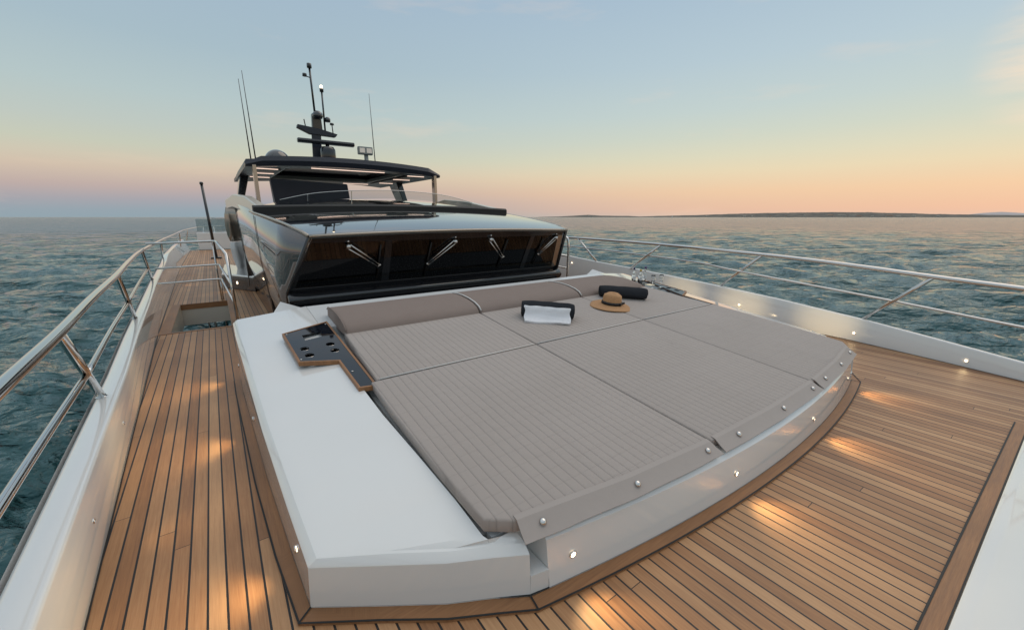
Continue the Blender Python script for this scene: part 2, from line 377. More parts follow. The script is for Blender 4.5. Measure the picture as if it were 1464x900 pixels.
# ------------------------------------------------------------------ sea
SEA = -2.7
def sea():
    # fine columns where the bow looks, coarser ones astern and behind
    d0, d1 = math.radians(90-112), math.radians(90+48)
    th = np.concatenate([np.linspace(d0, d1, 1250, endpoint=False), np.linspace(d1, d0+2*PI, 260, endpoint=False)]); A = len(th)
    radii = list(np.geomspace(3.5, 2500, 560))+list(np.geomspace(2600, 30000, 30))
    R, T = np.meshgrid(radii, th, indexing='ij'); X = R*np.cos(T); Y = R*np.sin(T); Z = np.zeros_like(X)
    sp = np.maximum(R*(d1-d0)/1250, R*.0118)
    for i in range(120):
        lam = float(np.exp(rng.uniform(math.log(.32), math.log(6.5)))); k = 2*PI/lam
        a = .0155*lam**.62*rng.uniform(.6, 1.25); d = math.radians(228)+rng.normal(0, .42); ph = rng.uniform(0, 6.28)
        arg = k*(X*math.cos(d)+Y*math.sin(d))+ph
        att = np.clip((lam/sp-1.8)/2.2, 0, 1)
        Z += a*att*(1-np.abs(np.sin(arg/2))*1.55)
    Z -= Z.mean()
    V = np.stack([X, Y, Z+SEA], -1).reshape(-1, 3)
    n = len(radii); i, j = np.meshgrid(np.arange(n-1), np.arange(A), indexing='ij'); k = (j+1) % A
    F = np.stack([i*A+j, i*A+k, (i+1)*A+k, (i+1)*A+j], -1).reshape(-1, 4)
    me = bpy.data.meshes.new('sea'); me.vertices.add(len(V)+1); V = np.vstack([V, [[0,0,SEA]]]); me.vertices.foreach_set('co', V.ravel())
    tri = np.stack([np.full(A, len(V)-1), (np.arange(A)+1) % A, np.arange(A)], -1)
    nl = F.size+tri.size; me.loops.add(nl); me.loops.foreach_set('vertex_index', np.concatenate([F.ravel(), tri.ravel()]))
    me.polygons.add(len(F)+len(tri)); ls = np.concatenate([np.arange(len(F))*4, F.size+np.arange(len(tri))*3])
    me.polygons.foreach_set('loop_start', ls); me.polygons.foreach_set('use_smooth', np.ones(len(F)+len(tri), bool))
    me.update(calc_edges=True); me.validate(); me.materials.append(MAT['sea_water'])
    o = bpy.data.objects.new('sea', me); COL.objects.link(o); tag(o, 'dark teal sea with small choppy waves reaching the horizon', 'sea', kind='structure')
    if me.polygons[0].normal.z < 0: me.flip_normals()
sea()

# ------------------------------------------------------------------ headland
def az(px): # horizontal azimuth of an image column at the horizon
    return math.atan2(px-732, math.hypot(583, 140))+math.radians(35.773)
def ridge(name, D, prof, mat, depth, seed, label, base=SEA-1, jag=1):
    r = np.random.default_rng(seed); V = []; F = []; n = 420; m = 12
    px0, px1 = prof[0][0], prof[-1][0]
    ang = np.linspace(az(px0), az(px1), n); keyA = [az(p[0]) for p in prof]; keyH = [p[1] for p in prof]
    nz = np.convolve(r.normal(0, 1, n+8), np.ones(5)/5, 'same')[:n]; nz2 = np.convolve(r.normal(0, 1, n+40), np.ones(30)/30, 'same')[:n]*3
    for i, a in enumerate(ang):
        h = np.interp(a, keyA, keyH)
        for j in range(m):
            t = j/(m-1); zz = h*math.sin(min(1, t*1.25)*PI/2)**.8*(1 if t < .8 else 1-(t-.8)*3)
            k = 1+.0*t
            dd = D+depth*t+ (40*nz2[i] if j < 3 else 0)
            zz = zz*(1+.05*jag*nz[(i*3+j*7) % n]*min(1, h/20))+ (jag*1.2*nz[i] if h > 8 and j > 4 else 0)
            V.append((dd*math.sin(a), dd*math.cos(a), SEA-1+max(0, zz)))
    for i in range(n-1):
        for j in range(m-1): F.append((i*m+j, (i+1)*m+j, (i+1)*m+j+1, i*m+j+1))
    o = obj(name, V, F, mat, smooth=False); tag(o, label, 'hills', kind='structure'); return o
HD = 5200
def hh(px, dy): # height of something dy pixels tall above the waterline at range HD
    d = math.hypot(583, 140)/math.cos(math.atan2(px-732, 600)); return HD*dy/d*1.25
prof = [(770,0.2),(800,1),(840,3.4),(858,2.2),(880,2.0),(900,1.8),(915,0.9),(940,1.8),(960,2.2),(1000,3.2),(1040,4.6),(1100,6.2),(1170,7.2),(1230,7.4),(1290,6.0),(1340,4.6),(1390,3.8),(1464,3.2),(1560,2.5),(1700,1)]
ridge('headland', HD, [(p, hh(p, d)+2) for p, d in prof], 'headland_scrub', 2400, 5, 'low wooded headland along the horizon')
prof2 = [(1330,0),(1370,3),(1405,8),(1430,10),(1445,9),(1470,7),(1520,9),(1600,3)]
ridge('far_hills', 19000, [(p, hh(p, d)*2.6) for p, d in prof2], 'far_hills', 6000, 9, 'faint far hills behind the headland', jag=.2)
def houses():
    k = 0
    for px, dy, w, hgt, fl in [(842,1.2,26,7,0),(1064,2.0,34,8,0),(1075,1.6,20,7,0),(1187,3.2,60,9,1),(1203,2.8,84,10,0),(1219,2.4,70,10,0),(1228,1.8,46,8,1),(1271,2.4,60,9,1),(1284,2.0,34,8,0),(1306,2.6,26,7,0),(1123,2.7,22,6,1),(1150,3.2,26,7,0),(1101,1.6,22,6,1),(1341,1.8,28,7,0),(1247,2.2,22,7,0),(1010,1.4,22,6,0)]:
        a = az(px); d = HD-60; d2 = math.hypot(583,140)/math.cos(math.atan2(px-732,600))
        z = SEA+(d*dy/d2)*.55; loc = (d*math.sin(a), d*math.cos(a), z)
        names = {842:'small white house on the low western tip of the headland',1064:'white house, left of a pair near the low shore',1075:'white house, right of a pair near the low shore',1187:'pale house at the left end of the shoreline village, red roofed',1203:'longest white building of the shoreline village',1219:'second long white building of the shoreline village',1228:'red-roofed house at the right end of the shoreline village',1271:'red-roofed building standing alone right of the village',1284:'small white house beside the lone red-roofed building',1306:'last white house before the headland falls away',1123:'tiny red-roofed house among the scrub below the ridge',1150:'tiny white house among the scrub left of the village',1101:'tiny red-roofed house by the shore right of the white pair',1341:'white house at the far right shore of the headland',1247:'tiny white house just right of the village',1010:'tiny white house on the low shore near the sailboat'}
        t = thing('house', names[px], 'house', loc, 'houses on the distant shore'); t.rotation_euler.z = -a+random.uniform(-.4,.4)
        w *= .8; hgt *= .75
        MB().box((0,0,hgt/2-3), (w,14,hgt+6)).build('wall', 'house_white', t, local=True)
        MB().prism([(-w/2-1,-8),(w/2+1,-8),(w/2+1,8),(-w/2-1,8)], hgt+.01, hgt+1).add([(-w/2-1,-8,hgt+1.05),(w/2+1,-8,hgt+1.05),(w/2+1,8,hgt+1.05),(-w/2-1,8,hgt+1.05),(-w/2+2,0,hgt+4.5),(w/2-2,0,hgt+4.5)], [(0,1,5,4),(2,3,4,5),(0,4,3),(1,2,5),(0,3,2,1)]).build('roof', 'house_roof' if fl else 'house_white', t, local=True)
        for q in range(3): MB().box((-w*.3+q*w*.3, -7.05, hgt*.55), (w*.09, .2, 1.8)).build('window', 'interior_dark', t, local=True)
houses()
def sailboat():
    px = 961; a = az(px); d = 2600; t = thing('sailing_boat', 'tiny white sailing boat on the far water below the headland', 'sailing boat', (d*math.sin(a), d*math.cos(a), SEA)); t.rotation_euler.z = -a+.5
    MB().rings([[Vector((x*5, y*w, z)) for y, z in ((-1,1.3),(-.8,.2),(0,-.2),(.8,.2),(1,1.3))] for x, w in ((-1,1.0),(-.5,1.5),(.2,1.5),(.7,.8),(1,.05))]).build('hull', 'sail', t, local=True)
    MB().tube([(.6,0,1),(.6,0,14)], .1, 8).build('mast', 'sail', t, local=True)
    MB().add([(.4,.05,2.5),(-4.2,.3,2.5),(.4,.05,13.6),(-2,.35,7)], [(0,1,3,2)]).build('mainsail', 'sail', t, local=True)
    MB().add([(.8,0,13),(4.8,0,1.6),(1.2,.5,2.0)], [(0,1,2)]).build('jib', 'sail', t, local=True)
sailboat()

# ------------------------------------------------------------------ hull, deck, bulwarks
LD = [(-3,-.2),(-1,-.48),(0,-.57),(2,-.63),(4,-.70),(5.8,-.76),(7.3,-.81),(9.9,-.86),(11.8,-.90),(14,-.95),(17,-1.0),(26,-1.0)]
LT = [(-3,-.2),(-1,-.46),(0,-.56),(1.6,-.605),(3.1,-.665),(4.3,-.71),(5.8,-.79),(7.2,-.85),(10.6,-1.0),(16,-1.18),(26,-1.2)]
RD = [(-3,5.4),(-1,6.0),(0,6.36),(.74,6.55),(1.57,6.72),(2.6,6.82),(4,6.9),(7,6.98),(12,7.0),(26,7.0)]
RZ = [(-3,.12),(0,.17),(.7,.23),(1.5,.30),(2.7,.40),(3.8,.475),(5.4,.57),(6.5,.62),(8,.72),(26,.72)]
RT = [(y, x+.02) for y, x in RD]
LZ = [(-3,.3),(0,.38),(12,.385),(15,.40),(16.5,.50),(20,.55),(26,.55)]
Ys = [-3,-2,-1,-.5,0,.35,.74,1.15,1.57,2,2.6,3.1,3.6,4,4.6,5.2,5.8,6.5,7.3,8,8.8,9.7,10.6,12,13,14,15,16,17,19,21,23,25.6]
WX0, WX1, WY0, WY1 = -.67, .05, 7.32, 9.66
def deck():
    mb = MB(); ys = sorted(set(Ys+[WY0, WY1]))
    for a, b in zip(ys[:-1], ys[1:]):
        cols = lambda y: [interp(LD, y), WX0, WX1, 1.5, 3, 4.5, interp(RD, y)]
        ca, cb = cols(a), cols(b)
        for i in range(6):
            if i == 1 and a >= WY0-1e-6 and b <= WY1+1e-6: continue
            mb.add([(ca[i],a,0),(ca[i+1],a,0),(cb[i+1],b,0),(cb[i],b,0)], [(0,1,2,3)])
    o = mb.build('deck', 'teak', uv=lambda v: (v.x/.069+.35, v.y))
    tag(o, 'teak planked foredeck and side deck with black caulk seams', 'deck', kind='structure')
    # painted-black caulk line at the deck edge and margin boards
    def strip(name, path, w, z, mat, uvs=None):
        P = [Vector((p[0], p[1], 0)) for p in path]; V = []; F = []
        acc = 0; U = {}
        for i, p in enumerate(P):
            t = (P[min(i+1, len(P)-1)]-P[max(i-1, 0)]).normalized(); nn = Vector((-t.y, t.x, 0))
            V += [(p.x, p.y, z), (p.x+nn.x*w, p.y+nn.y*w, z)]
            if i: F.append((2*i-2, 2*i-1, 2*i+1, 2*i)); 
        return V, F
    return strip
strip = deck()
wl = MB()
for tab, s in ((LD, -1), (RD, 1)):
    pth = [(interp(tab, y), y) for y in Ys]; V, F = strip('x', pth, .007*s, .004, ''); wl.add(V, F)
tag(wl.build('deck_edge_caulk', 'rubber'), 'black caulk line where the deck meets the bulwarks', 'caulk line', kind='structure')

def hull():
    mb = MB()
    for side, T, Z in ((-1, LT, LZ), (1, RT, RZ)):
        prof = lambda y: [(interp(T, y)+side*(.155 if side < 0 else .11), y, interp(Z, y)-.03), (interp(T, y)+side*.10, y, -.25), (interp(T, y)-side*.12, y, -.6), (interp(T, y)-side*.5, y, -1.6), (interp(T, y)-side*1.0, y, SEA-.6)]
        for a, b in zip(Ys[:-1], Ys[1:]):
            A, B = prof(a), prof(b)
            for i in range(4):
                if side < 0 and a >= 9.6 and b <= 23 and i >= 2: continue   # hull left open, an added gap so lit sea shows through the stairwell
                mb.add([A[i], A[i+1], B[i+1], B[i]], [(0,1,2,3)])
    tag(mb.build('hull', 'hull_paint', smooth=True), 'white flared hull of the yacht below the bulwarks', 'hull', kind='structure')
hull()
def bulwark(T, D, Z, side, label, y0=0):
    mb = MB(); R = []; capw = .125 if side < 0 else .10
    ys = [y for y in np.arange(-3, 25.61, .35)]+[25.6]
    for y in ys:
        xd, xt, z = interp(D, y), interp(T, y), interp(Z, y); s = side
        R.append([(xd+s*.001, y, .003), (xt-s*.000, y, z-.018), (xt+s*.006, y, z-.005), (xt+s*.018, y, z), (xt+s*(capw-.02), y, z-.006), (xt+s*capw, y, z-.014), (xt+s*(capw+.012), y, z-.035), (xt+s*(capw), y, z-.06), (xd+s*.09, y, -.2), (xd+s*.05, y, -.02)])
    mb.rings([[Vector(p) for p in r] for r in R])
    t = thing('bulwark', label, 'bulwark', (interp(D, 2), 2, 0))
    o = mb.build('panel', 'gelcoat', t, smooth=True); m = o.modifiers.new('e', 'EDGE_SPLIT'); m.split_angle = math.radians(50); return t
bulL = bulwark(LT, LD, LZ, -1, 'white bulwark with a cream glossy inner face, left of the narrow side deck')
bulR = bulwark(RT, RD, RZ, 1, 'white bulwark along the far right edge of the foredeck')

# stairwell in the side deck
def well():
    t = thing('stairwell', 'square opening cut in the teak side deck with pale walls and sea seen below', 'stairwell', (-.3, 8.5, 0))
    z1 = -.40
    MB().box((-.31, WY1+.012, -.05), (.76, .02, .10)).build('coaming_board', 'teak_solid', t, uv=lambda v: (v.z*10, v.x))
    MB().box((-.31, WY1+.018, (z1-.10)/2), (.80, .02, -.10-z1)).build('aft_wall', 'cream_panel', t)
    MB().box((WX0-.012, (WY0+WY1)/2, -.20), (.02, WY1-WY0, .40)).build('side_wall', 'cream_panel', t)
    MB().box((WX1+.012, (WY0+WY1)/2, -.35), (.02, WY1-WY0, .70)).build('side_wall', 'cream_panel', t)
    # margin boards, 4 mm proud of the planks
    mb = MB(); h = .006
    mb.prism([(WX0-.0, WY0-.05),(WX1+.0, WY0-.05),(WX1, WY0),(WX0, WY0)], .001, h)
    mb.prism([(WX0-.14, WY0-.05),(WX0-.001, WY0-.05),(WX0, WY1+.05),(WX0-.12, WY1+.05)], .001, h)
    mb.prism([(WX1+.001, WY0-.05),(WX1+.09, WY0-.05),(WX1+.14, WY1+.05),(WX1+.001, WY1+.05)], .001, h)
    mb.build('margin_board', 'teak_solid', t, uv=lambda v: (v.x*8, v.y))
    # steps and rails going down
    for k in range(4):
        MB().box((-.12, 9.95+.28*k, -.62-.16*k), (.30, .26, .04)).build('tread', 'teak_solid', t, uv=lambda v: (v.x*12, v.y))
    for x in (-.30, -.20, -.02):
        MB().tube([(x, 9.9, -.45), (x, 11.3, -1.7)], .018, 10).build('handrail', 'steel', t, smooth=True)
well()

# ------------------------------------------------------------------ sunpad base
pz = lambda x, y: .34+.107*(y-1.17)           # pad surface
bz = lambda x, y: .24+.106*(y-1.61)           # white top
def base():
    t = thing('sunpad_base', 'large white moulded base carrying the grey sun cushions', 'sunpad base', (C, 3, 0))
    FB = [(x, .925+.0445*(x-C)**2) for x in np.linspace(.90, 2*C-.90, 41)]
    # wall under the rim between the two notches: leans back a little
    rim = [(x, y+.035+.0*x) for x, y in FB]
    ins = [(x, y+.085) for x, y in FB]; inn = [(x, y+.26) for x, y in FB]
    R = []
    xs = [.994]+[p[0] for p in FB[1:-1]]+[2*C-.994]
    ytab = [(p[0], p[1]) for p in FB]
    for x in xs:
        y = interp(ytab, x)
        R.append([Vector(p) for p in ((x, y, .0), (x, y+.002, .03), (x, y+.030, .236), (x, y+.066, .268), (x, y+.082, .274), (x, y+.26, .274), (x, y+.26, 0))])
    MB().rings(R).build('front_wall', 'gelcoat', t, smooth=True, bevel=0).modifiers.new('e', 'EDGE_SPLIT').split_angle = math.radians(24)
    # floor and back of the notch at each end of the front wall
    for s in (0, 1):
        f = (lambda p: p) if s == 0 else mir
        MB().prism([f(p) for p in ((.906,1.119),(.992,1.1005),(.992,1.30),(.906,1.30))], 0, .105).build('notch_floor', 'gelcoat', t)
        MB().prism([f(p) for p in ((.80,1.30),(1.06,1.30),(1.06,1.26),(.80,1.26))], 0, .255).build('notch_back', 'gelcoat_matt', t)
    core = [(.78,1.32),(5.12,1.32),(5.19,4.6),(.71,4.6)]
    MB().prism(core, 0, lambda x, y: pz(x, y)-.13).build('core', 'gelcoat_matt', t)
    # side modules with the broad, slightly crowned white top
    for s in (0, 1):
        f = (lambda p: p) if s == 0 else (lambda p: (2*C-p[0], p[1], p[2]))
        K = [((.905,1.118),(.905,1.235),.245),((.76,1.20),(.835,1.235),.244),((.59,1.29),(.775,1.25),.243),((.36,1.445),(.763,1.275),.241),((.12,1.61),(.752,1.50),.24),((.10,2.0),(.725,1.85),0),((.085,2.35),(.697,2.32),0),((.07,2.7),(.69,2.68),0),((.05,3.5),(.70,3.5),0),((.03,4.3),(.70,4.3),0),((.03,4.70),(.70,4.72),0)]
        R = []
        for i, (o_, i_, z0) in enumerate(K):
            o2, i2 = Vector(o_), Vector(i_); d = (i2-o2); L_ = d.length; d.normalize()
            if 0 < i < 4: d = (d+Vector((.45,.9))).normalized()
            zo = z0 if z0 else .24+.125*(o2.y-1.61); zi = interp([(1.235,.262),(1.275,.272),(1.5,.315),(1.85,.364)], i2.y) if i2.y < 1.84 else pz(i2.x, i2.y)-.044
            sec = [(o2.x, o2.y, 0), (o2.x, o2.y, .01)]
            e1 = o2+d*.010; e2 = o2+d*.016; e3 = o2+d*.045; e4 = o2+d*.058
            sec += [(e1.x, e1.y, zo-.036), (e2.x, e2.y, zo-.028), (e3.x, e3.y, zo-.004), (e4.x, e4.y, zo)]
            for k in range(1, 9):
                q = e4.lerp(i2, k/8); w = k/8
                sec.append((q.x, q.y, zo+(zi-zo)*w))
            q = sec[-1]; sec += [(q[0]+.004, q[1], q[2]-.012), (q[0]+.004, q[1], 0)]
            R.append([Vector(f(p)) for p in sec])
        MB().rings(R).build('side_module', 'gelcoat', t, smooth=True).modifiers.new('e', 'EDGE_SPLIT').split_angle = math.radians(19)
        P = [f(p) for p in ((.36,4.70,.0),(.50,5.05,0),(.72,5.0,0),(.80,4.70,0))]
        ztop = [.61, .70, .60, .64]
        MB().add([(p[0], p[1], .2) for p in P]+[(p[0], p[1], z) for p, z in zip(P, ztop)], [(3,2,1,0),(4,5,6,7),(0,1,5,4),(1,2,6,5),(2,3,7,6),(3,0,4,7)]).build('aft_fin', 'gelcoat_matt', t, bevel=.008)
    MB().prism([(.705,4.0),(5.195,4.0),(5.195,4.72),(.705,4.72)], .3, lambda x, y: pz(x, y)-.046).build('aft_shelf', 'gelcoat_matt', t)
    # teak margin round the foot
    side_in = [(.03,4.70),(.03,4.3),(.05,3.5),(.07,2.7),(.10,2.0),(.12,1.61),(.36,1.445),(.59,1.29),(.76,1.20)]
    side_out = [(-.03,4.70),(-.03,4.3),(-.015,3.5),(.0,2.7),(.03,2.0),(.065,1.56),(.33,1.385),(.56,1.225),(.74,1.125)]
    mid_in = [(x, y) for x, y in FB]; mid_out = [(C+(x-C)*1.006, y-.072) for x, y in FB]
    pi = side_in+mid_in+[mir(p) for p in side_in[::-1]]; po = side_out+mid_out+[mir(p) for p in side_out[::-1]]
    m = MB(); mc = MB()
    for i in range(len(pi)-1):
        m.add([(*pi[i], .0085), (*pi[i+1], .0085), (*po[i+1], .0085), (*po[i], .0085), (*po[i], .0), (*po[i+1], .0)], [(0,1,2,3),(3,2,5,4)])
        d = 0.007
    def uvt(v): return (v.x*14, v.y) if (v.x < .2 or v.x > 5.7) and v.y > 1.6 else (v.y*14, v.x)
    m.build('teak_margin', 'teak_solid', t, uv=uvt)
    def offs(P, d):
        out = []
        for i, p in enumerate(P):
            a = Vector(P[max(i-1, 0)]); b = Vector(P[min(i+1, len(P)-1)]); tt = (b-a).normalized(); out.append((p[0]-tt.y*-d*-1, p[1]+tt.x*-d) if False else (p[0]+tt.y*d, p[1]-tt.x*d))
        return out
    for P, d0, d1 in ((po, -.001, .008), (pi, -.001, .009)):
        A = offs(P, -d1); B = offs(P, -d0)
        for i in range(len(P)-1): mc.add([(*A[i], .0125), (*A[i+1], .0125), (*B[i+1], .0125), (*B[i], .0125)], [(0,1,2,3)])
    for a, b in ((5, 5), (9, 9)):
        for ff in (lambda p: p, mir):
            p, q = Vector(ff(pi[a])), Vector(ff(po[b])); dn = Vector((-(q-p).y, (q-p).x)).normalized()*.004
            mc.add([(*(p-dn), .0127), (*(p+dn), .0127), (*(q+dn), .0127), (*(q-dn), .0127)], [(0,1,2,3)])
    mc.build('caulk_line', 'rubber', t)
    return t
base()

# ------------------------------------------------------------------ cushions
def soft_pad(name, out, parent=None, th=.10, r=.011, mat='fabric_quilt', top=pz, origin=None):
    """rounded-edge pad from a plan outline, its top following the slope"""
    n = len(out); cx = sum(p[0] for p in out)/n; cy = sum(p[1] for p in out)/n
    def inset(d):
        res = []
        for i in range(n):
            a, b, c = Vector(out[i-1]), Vector(out[i]), Vector(out[(i+1) % n])
            e1 = (b-a).normalized(); e2 = (c-b).normalized(); n1 = Vector((-e1.y, e1.x)); n2 = Vector((-e2.y, e2.x)); nn = (n1+n2).normalized(); k = max(.5, nn.dot(n1))
            res.append(b+nn*d/k)
        return res
    R = []
    for d, dz in ((.004,-th),(0,-th+.008),(0,-r),(r*.3,-r*.3),(r,0),(r*2.2,.002)):
        R.append([Vector((p.x, p.y, top(p.x, p.y)+dz)) for p in inset(d)])
    mb = MB(); mb.rings(R, cap=True)
    return mb.build(name, mat, parent, smooth=True, uv=lambda v: (v.x, v.y))
GAP = .006
def arc(y0, xa, xb, n=5): # front edge of the pads
    tab = [(.88,1.20),(1.5,1.115),(2.2,1.062),(C,1.045),(3.7,1.062),(4.4,1.115),(5.02,1.20)]
    return [(x, interp(tab, x)) for x in np.linspace(xa, xb, n)]
X0, X1, X2, X3 = .785, 2.205, 3.72, 5.115
YR, YB = 2.69, 3.68
lab = 'grey quilted front cushion with snap flap, '
for nm, a, b, lb in (('l', X0, X1, lab+'nearest the cup holder tray at left'), ('m', X1, X2, lab+'middle of the three in front'), ('r', X2, X3, lab+'at the right end by the far bulwark')):
    if nm == 'l': fr = [(.735,2.3),(.745,1.7),(.768,1.275)]+arc(0, .88, b-GAP, 5)
    elif nm == 'r': fr = arc(0, a+GAP, 5.02, 5)+[(5.132,1.275),(5.155,1.7),(5.165,2.3)]
    else: fr = arc(0, a+GAP, b-GAP, 6)
    out = fr+[(b-GAP if nm != 'r' else 5.155, YR-GAP), (a+GAP if nm != 'l' else .745, YR-GAP)]
    t = thing('sun_cushion', lb, 'cushion', ((a+b)/2, 1.9, .25), 'quilted sun cushions')
    soft_pad('pad', out, t, th=.065)
    # flap hanging over the rim
    fa, fb = (.885, b-.02) if nm == 'l' else ((a+.03, b-.02) if nm == 'm' else (a+.03, 4.97))
    P = arc(0, fa, fb, 15); V = []; F = []; n = len(P); rr = random.Random(nm)
    for i, (x, y) in enumerate(P):
        e = abs(i/(n-1)-.5)*2; lift = .003*math.sin(i*1.3+len(lb))+.006*(e**8)
        ex = (-.012 if i == 0 else (.012 if i == n-1 else 0))
        V += [(x, y+.022, pz(x, y+.022)+.0022), (x, y-.004, pz(x, y)-.001), (x+ex*.5, y-.042, .5*(pz(x, y)+.280)-.004+lift*.3), (x+ex, y-.080-.003*rr.random(), .279+lift*.6)]
    for i in range(n-1):
        for k in range(3): F.append((i*4+k, i*4+k+1, (i+1)*4+k+1, (i+1)*4+k))
    o = obj('flap', V, F, 'flap_vinyl', t, smooth=True); sm = o.modifiers.new('s', 'SOLIDIFY'); sm.thickness = .005; sm.offset = 1; o.modifiers.new('e', 'EDGE_SPLIT').split_angle = math.radians(18)
    for fx in {'l': (.99,1.54,2.11), 'm': (2.44,3.05,3.60), 'r': (3.92,4.42,4.87)}[nm]:
        y = arc(0, fx, fx, 1)[0][1]-.040
        M = Matrix.Rotation(math.radians(44), 3, 'X')
        MB().lathe([(.0001,-.002),(.017,-.002),(.017,.003),(.013,.008),(.006,.012),(.0001,.013)], (fx, y-.002, .5*(pz(fx, y+.040)+.288)+.006), 14, M=M).build('snap_button', 'steel', t, smooth=True)
for nm, a, b, lb in (('l', X0, X1, 'grey quilted rear cushion beside the cup holder tray at left'), ('m', X1, X2, 'grey quilted rear cushion in the middle, under the white towel'), ('r', X2, X3, 'grey quilted rear cushion at right, under the straw hat')):
    out = [(a+(GAP if nm != 'l' else 0), YR+GAP), (b-(GAP if nm != 'r' else 0), YR+GAP), (b-GAP if nm != 'r' else 5.075, YB), (a+GAP if nm != 'l' else .825, YB)]
    t = thing('sun_cushion', lb, 'cushion', ((a+b)/2, 3.2, .4), 'quilted sun cushions')
    soft_pad('pad', out, t)
    zz = lambda x: pz(x, YR)+.002
    MB().tube([(a+.02, YR+.004, zz(a)), ((a+b)/2, YR+.004, zz(0)), (b-.02, YR+.004, zz(b))], .004, 8).build('piping', 'piping_white', t, smooth=True)
prof = [(3.625,.585),(3.635,.63),(3.68,.668),(3.76,.698),(3.88,.722),(4.02,.736),(4.16,.738),(4.27,.728),(4.33,.70),(4.35,.62),(4.35,.56)]
for nm, a, b, lb in (('l', .83, 2.19, 'taupe bolster backrest behind the left rear cushion'), ('m', 2.21, 3.69, 'taupe bolster backrest in the middle behind the white towel'), ('r', 3.71, 5.12, 'taupe bolster backrest at the right end, rounded, near the bottles')):
    t = thing('backrest_cushion', lb, 'backrest', ((a+b)/2, 4, .55), 'bolster backrests')
    R = []
    xs = [a, a+.008, a+.025]+list(np.linspace(a+.1, b-.1, 8))+[b-.025, b-.008, b]
    for i, x in enumerate(xs):
        e = min(x-a, b-x); k = .965 if e < .001 else (.99 if e < .01 else 1); zb = .56
        if nm == 'r': k *= 1-.55*max(0, (x-(b-.33))/.33)**2.2
        if nm == 'r' and x == xs[-4]: pass
        R.append([Vector((x, 3.99+(y-3.99)*(k if k > .9 else 1), zb+(z-zb)*k)) for y, z in prof])
    if nm == 'r':
        R = []
        for x in [a, a+.008, a+.025]+list(np.linspace(a+.1, b, 14)):
            e = x-a; k = .965 if e < .001 else (.99 if e < .01 else 1); q = max(0, (x-(b-.42))/.42); k *= math.sqrt(max(.02, 1-q**2.4)) if q > 0 else 1
            R.append([Vector((x, y if q == 0 else y+(3.9-y)*.25*q**2, .56+(z-.56)*k)) for y, z in prof])
    MB().rings(R).build('bolster', 'fabric_back', t, smooth=True).modifiers.new('e', 'EDGE_SPLIT').split_angle = math.radians(60)
    if nm != 'l':
        MB().tube([(a+.004, y, z+.001) for y, z in prof[1:9]], .007, 8).build('piping', 'piping_white', t, smooth=True)
    else:
        MB().tube([(a-.001, y, z+.001) for y, z in prof[1:9]], .006, 8).build('piping', 'fabric_back', t, smooth=True)

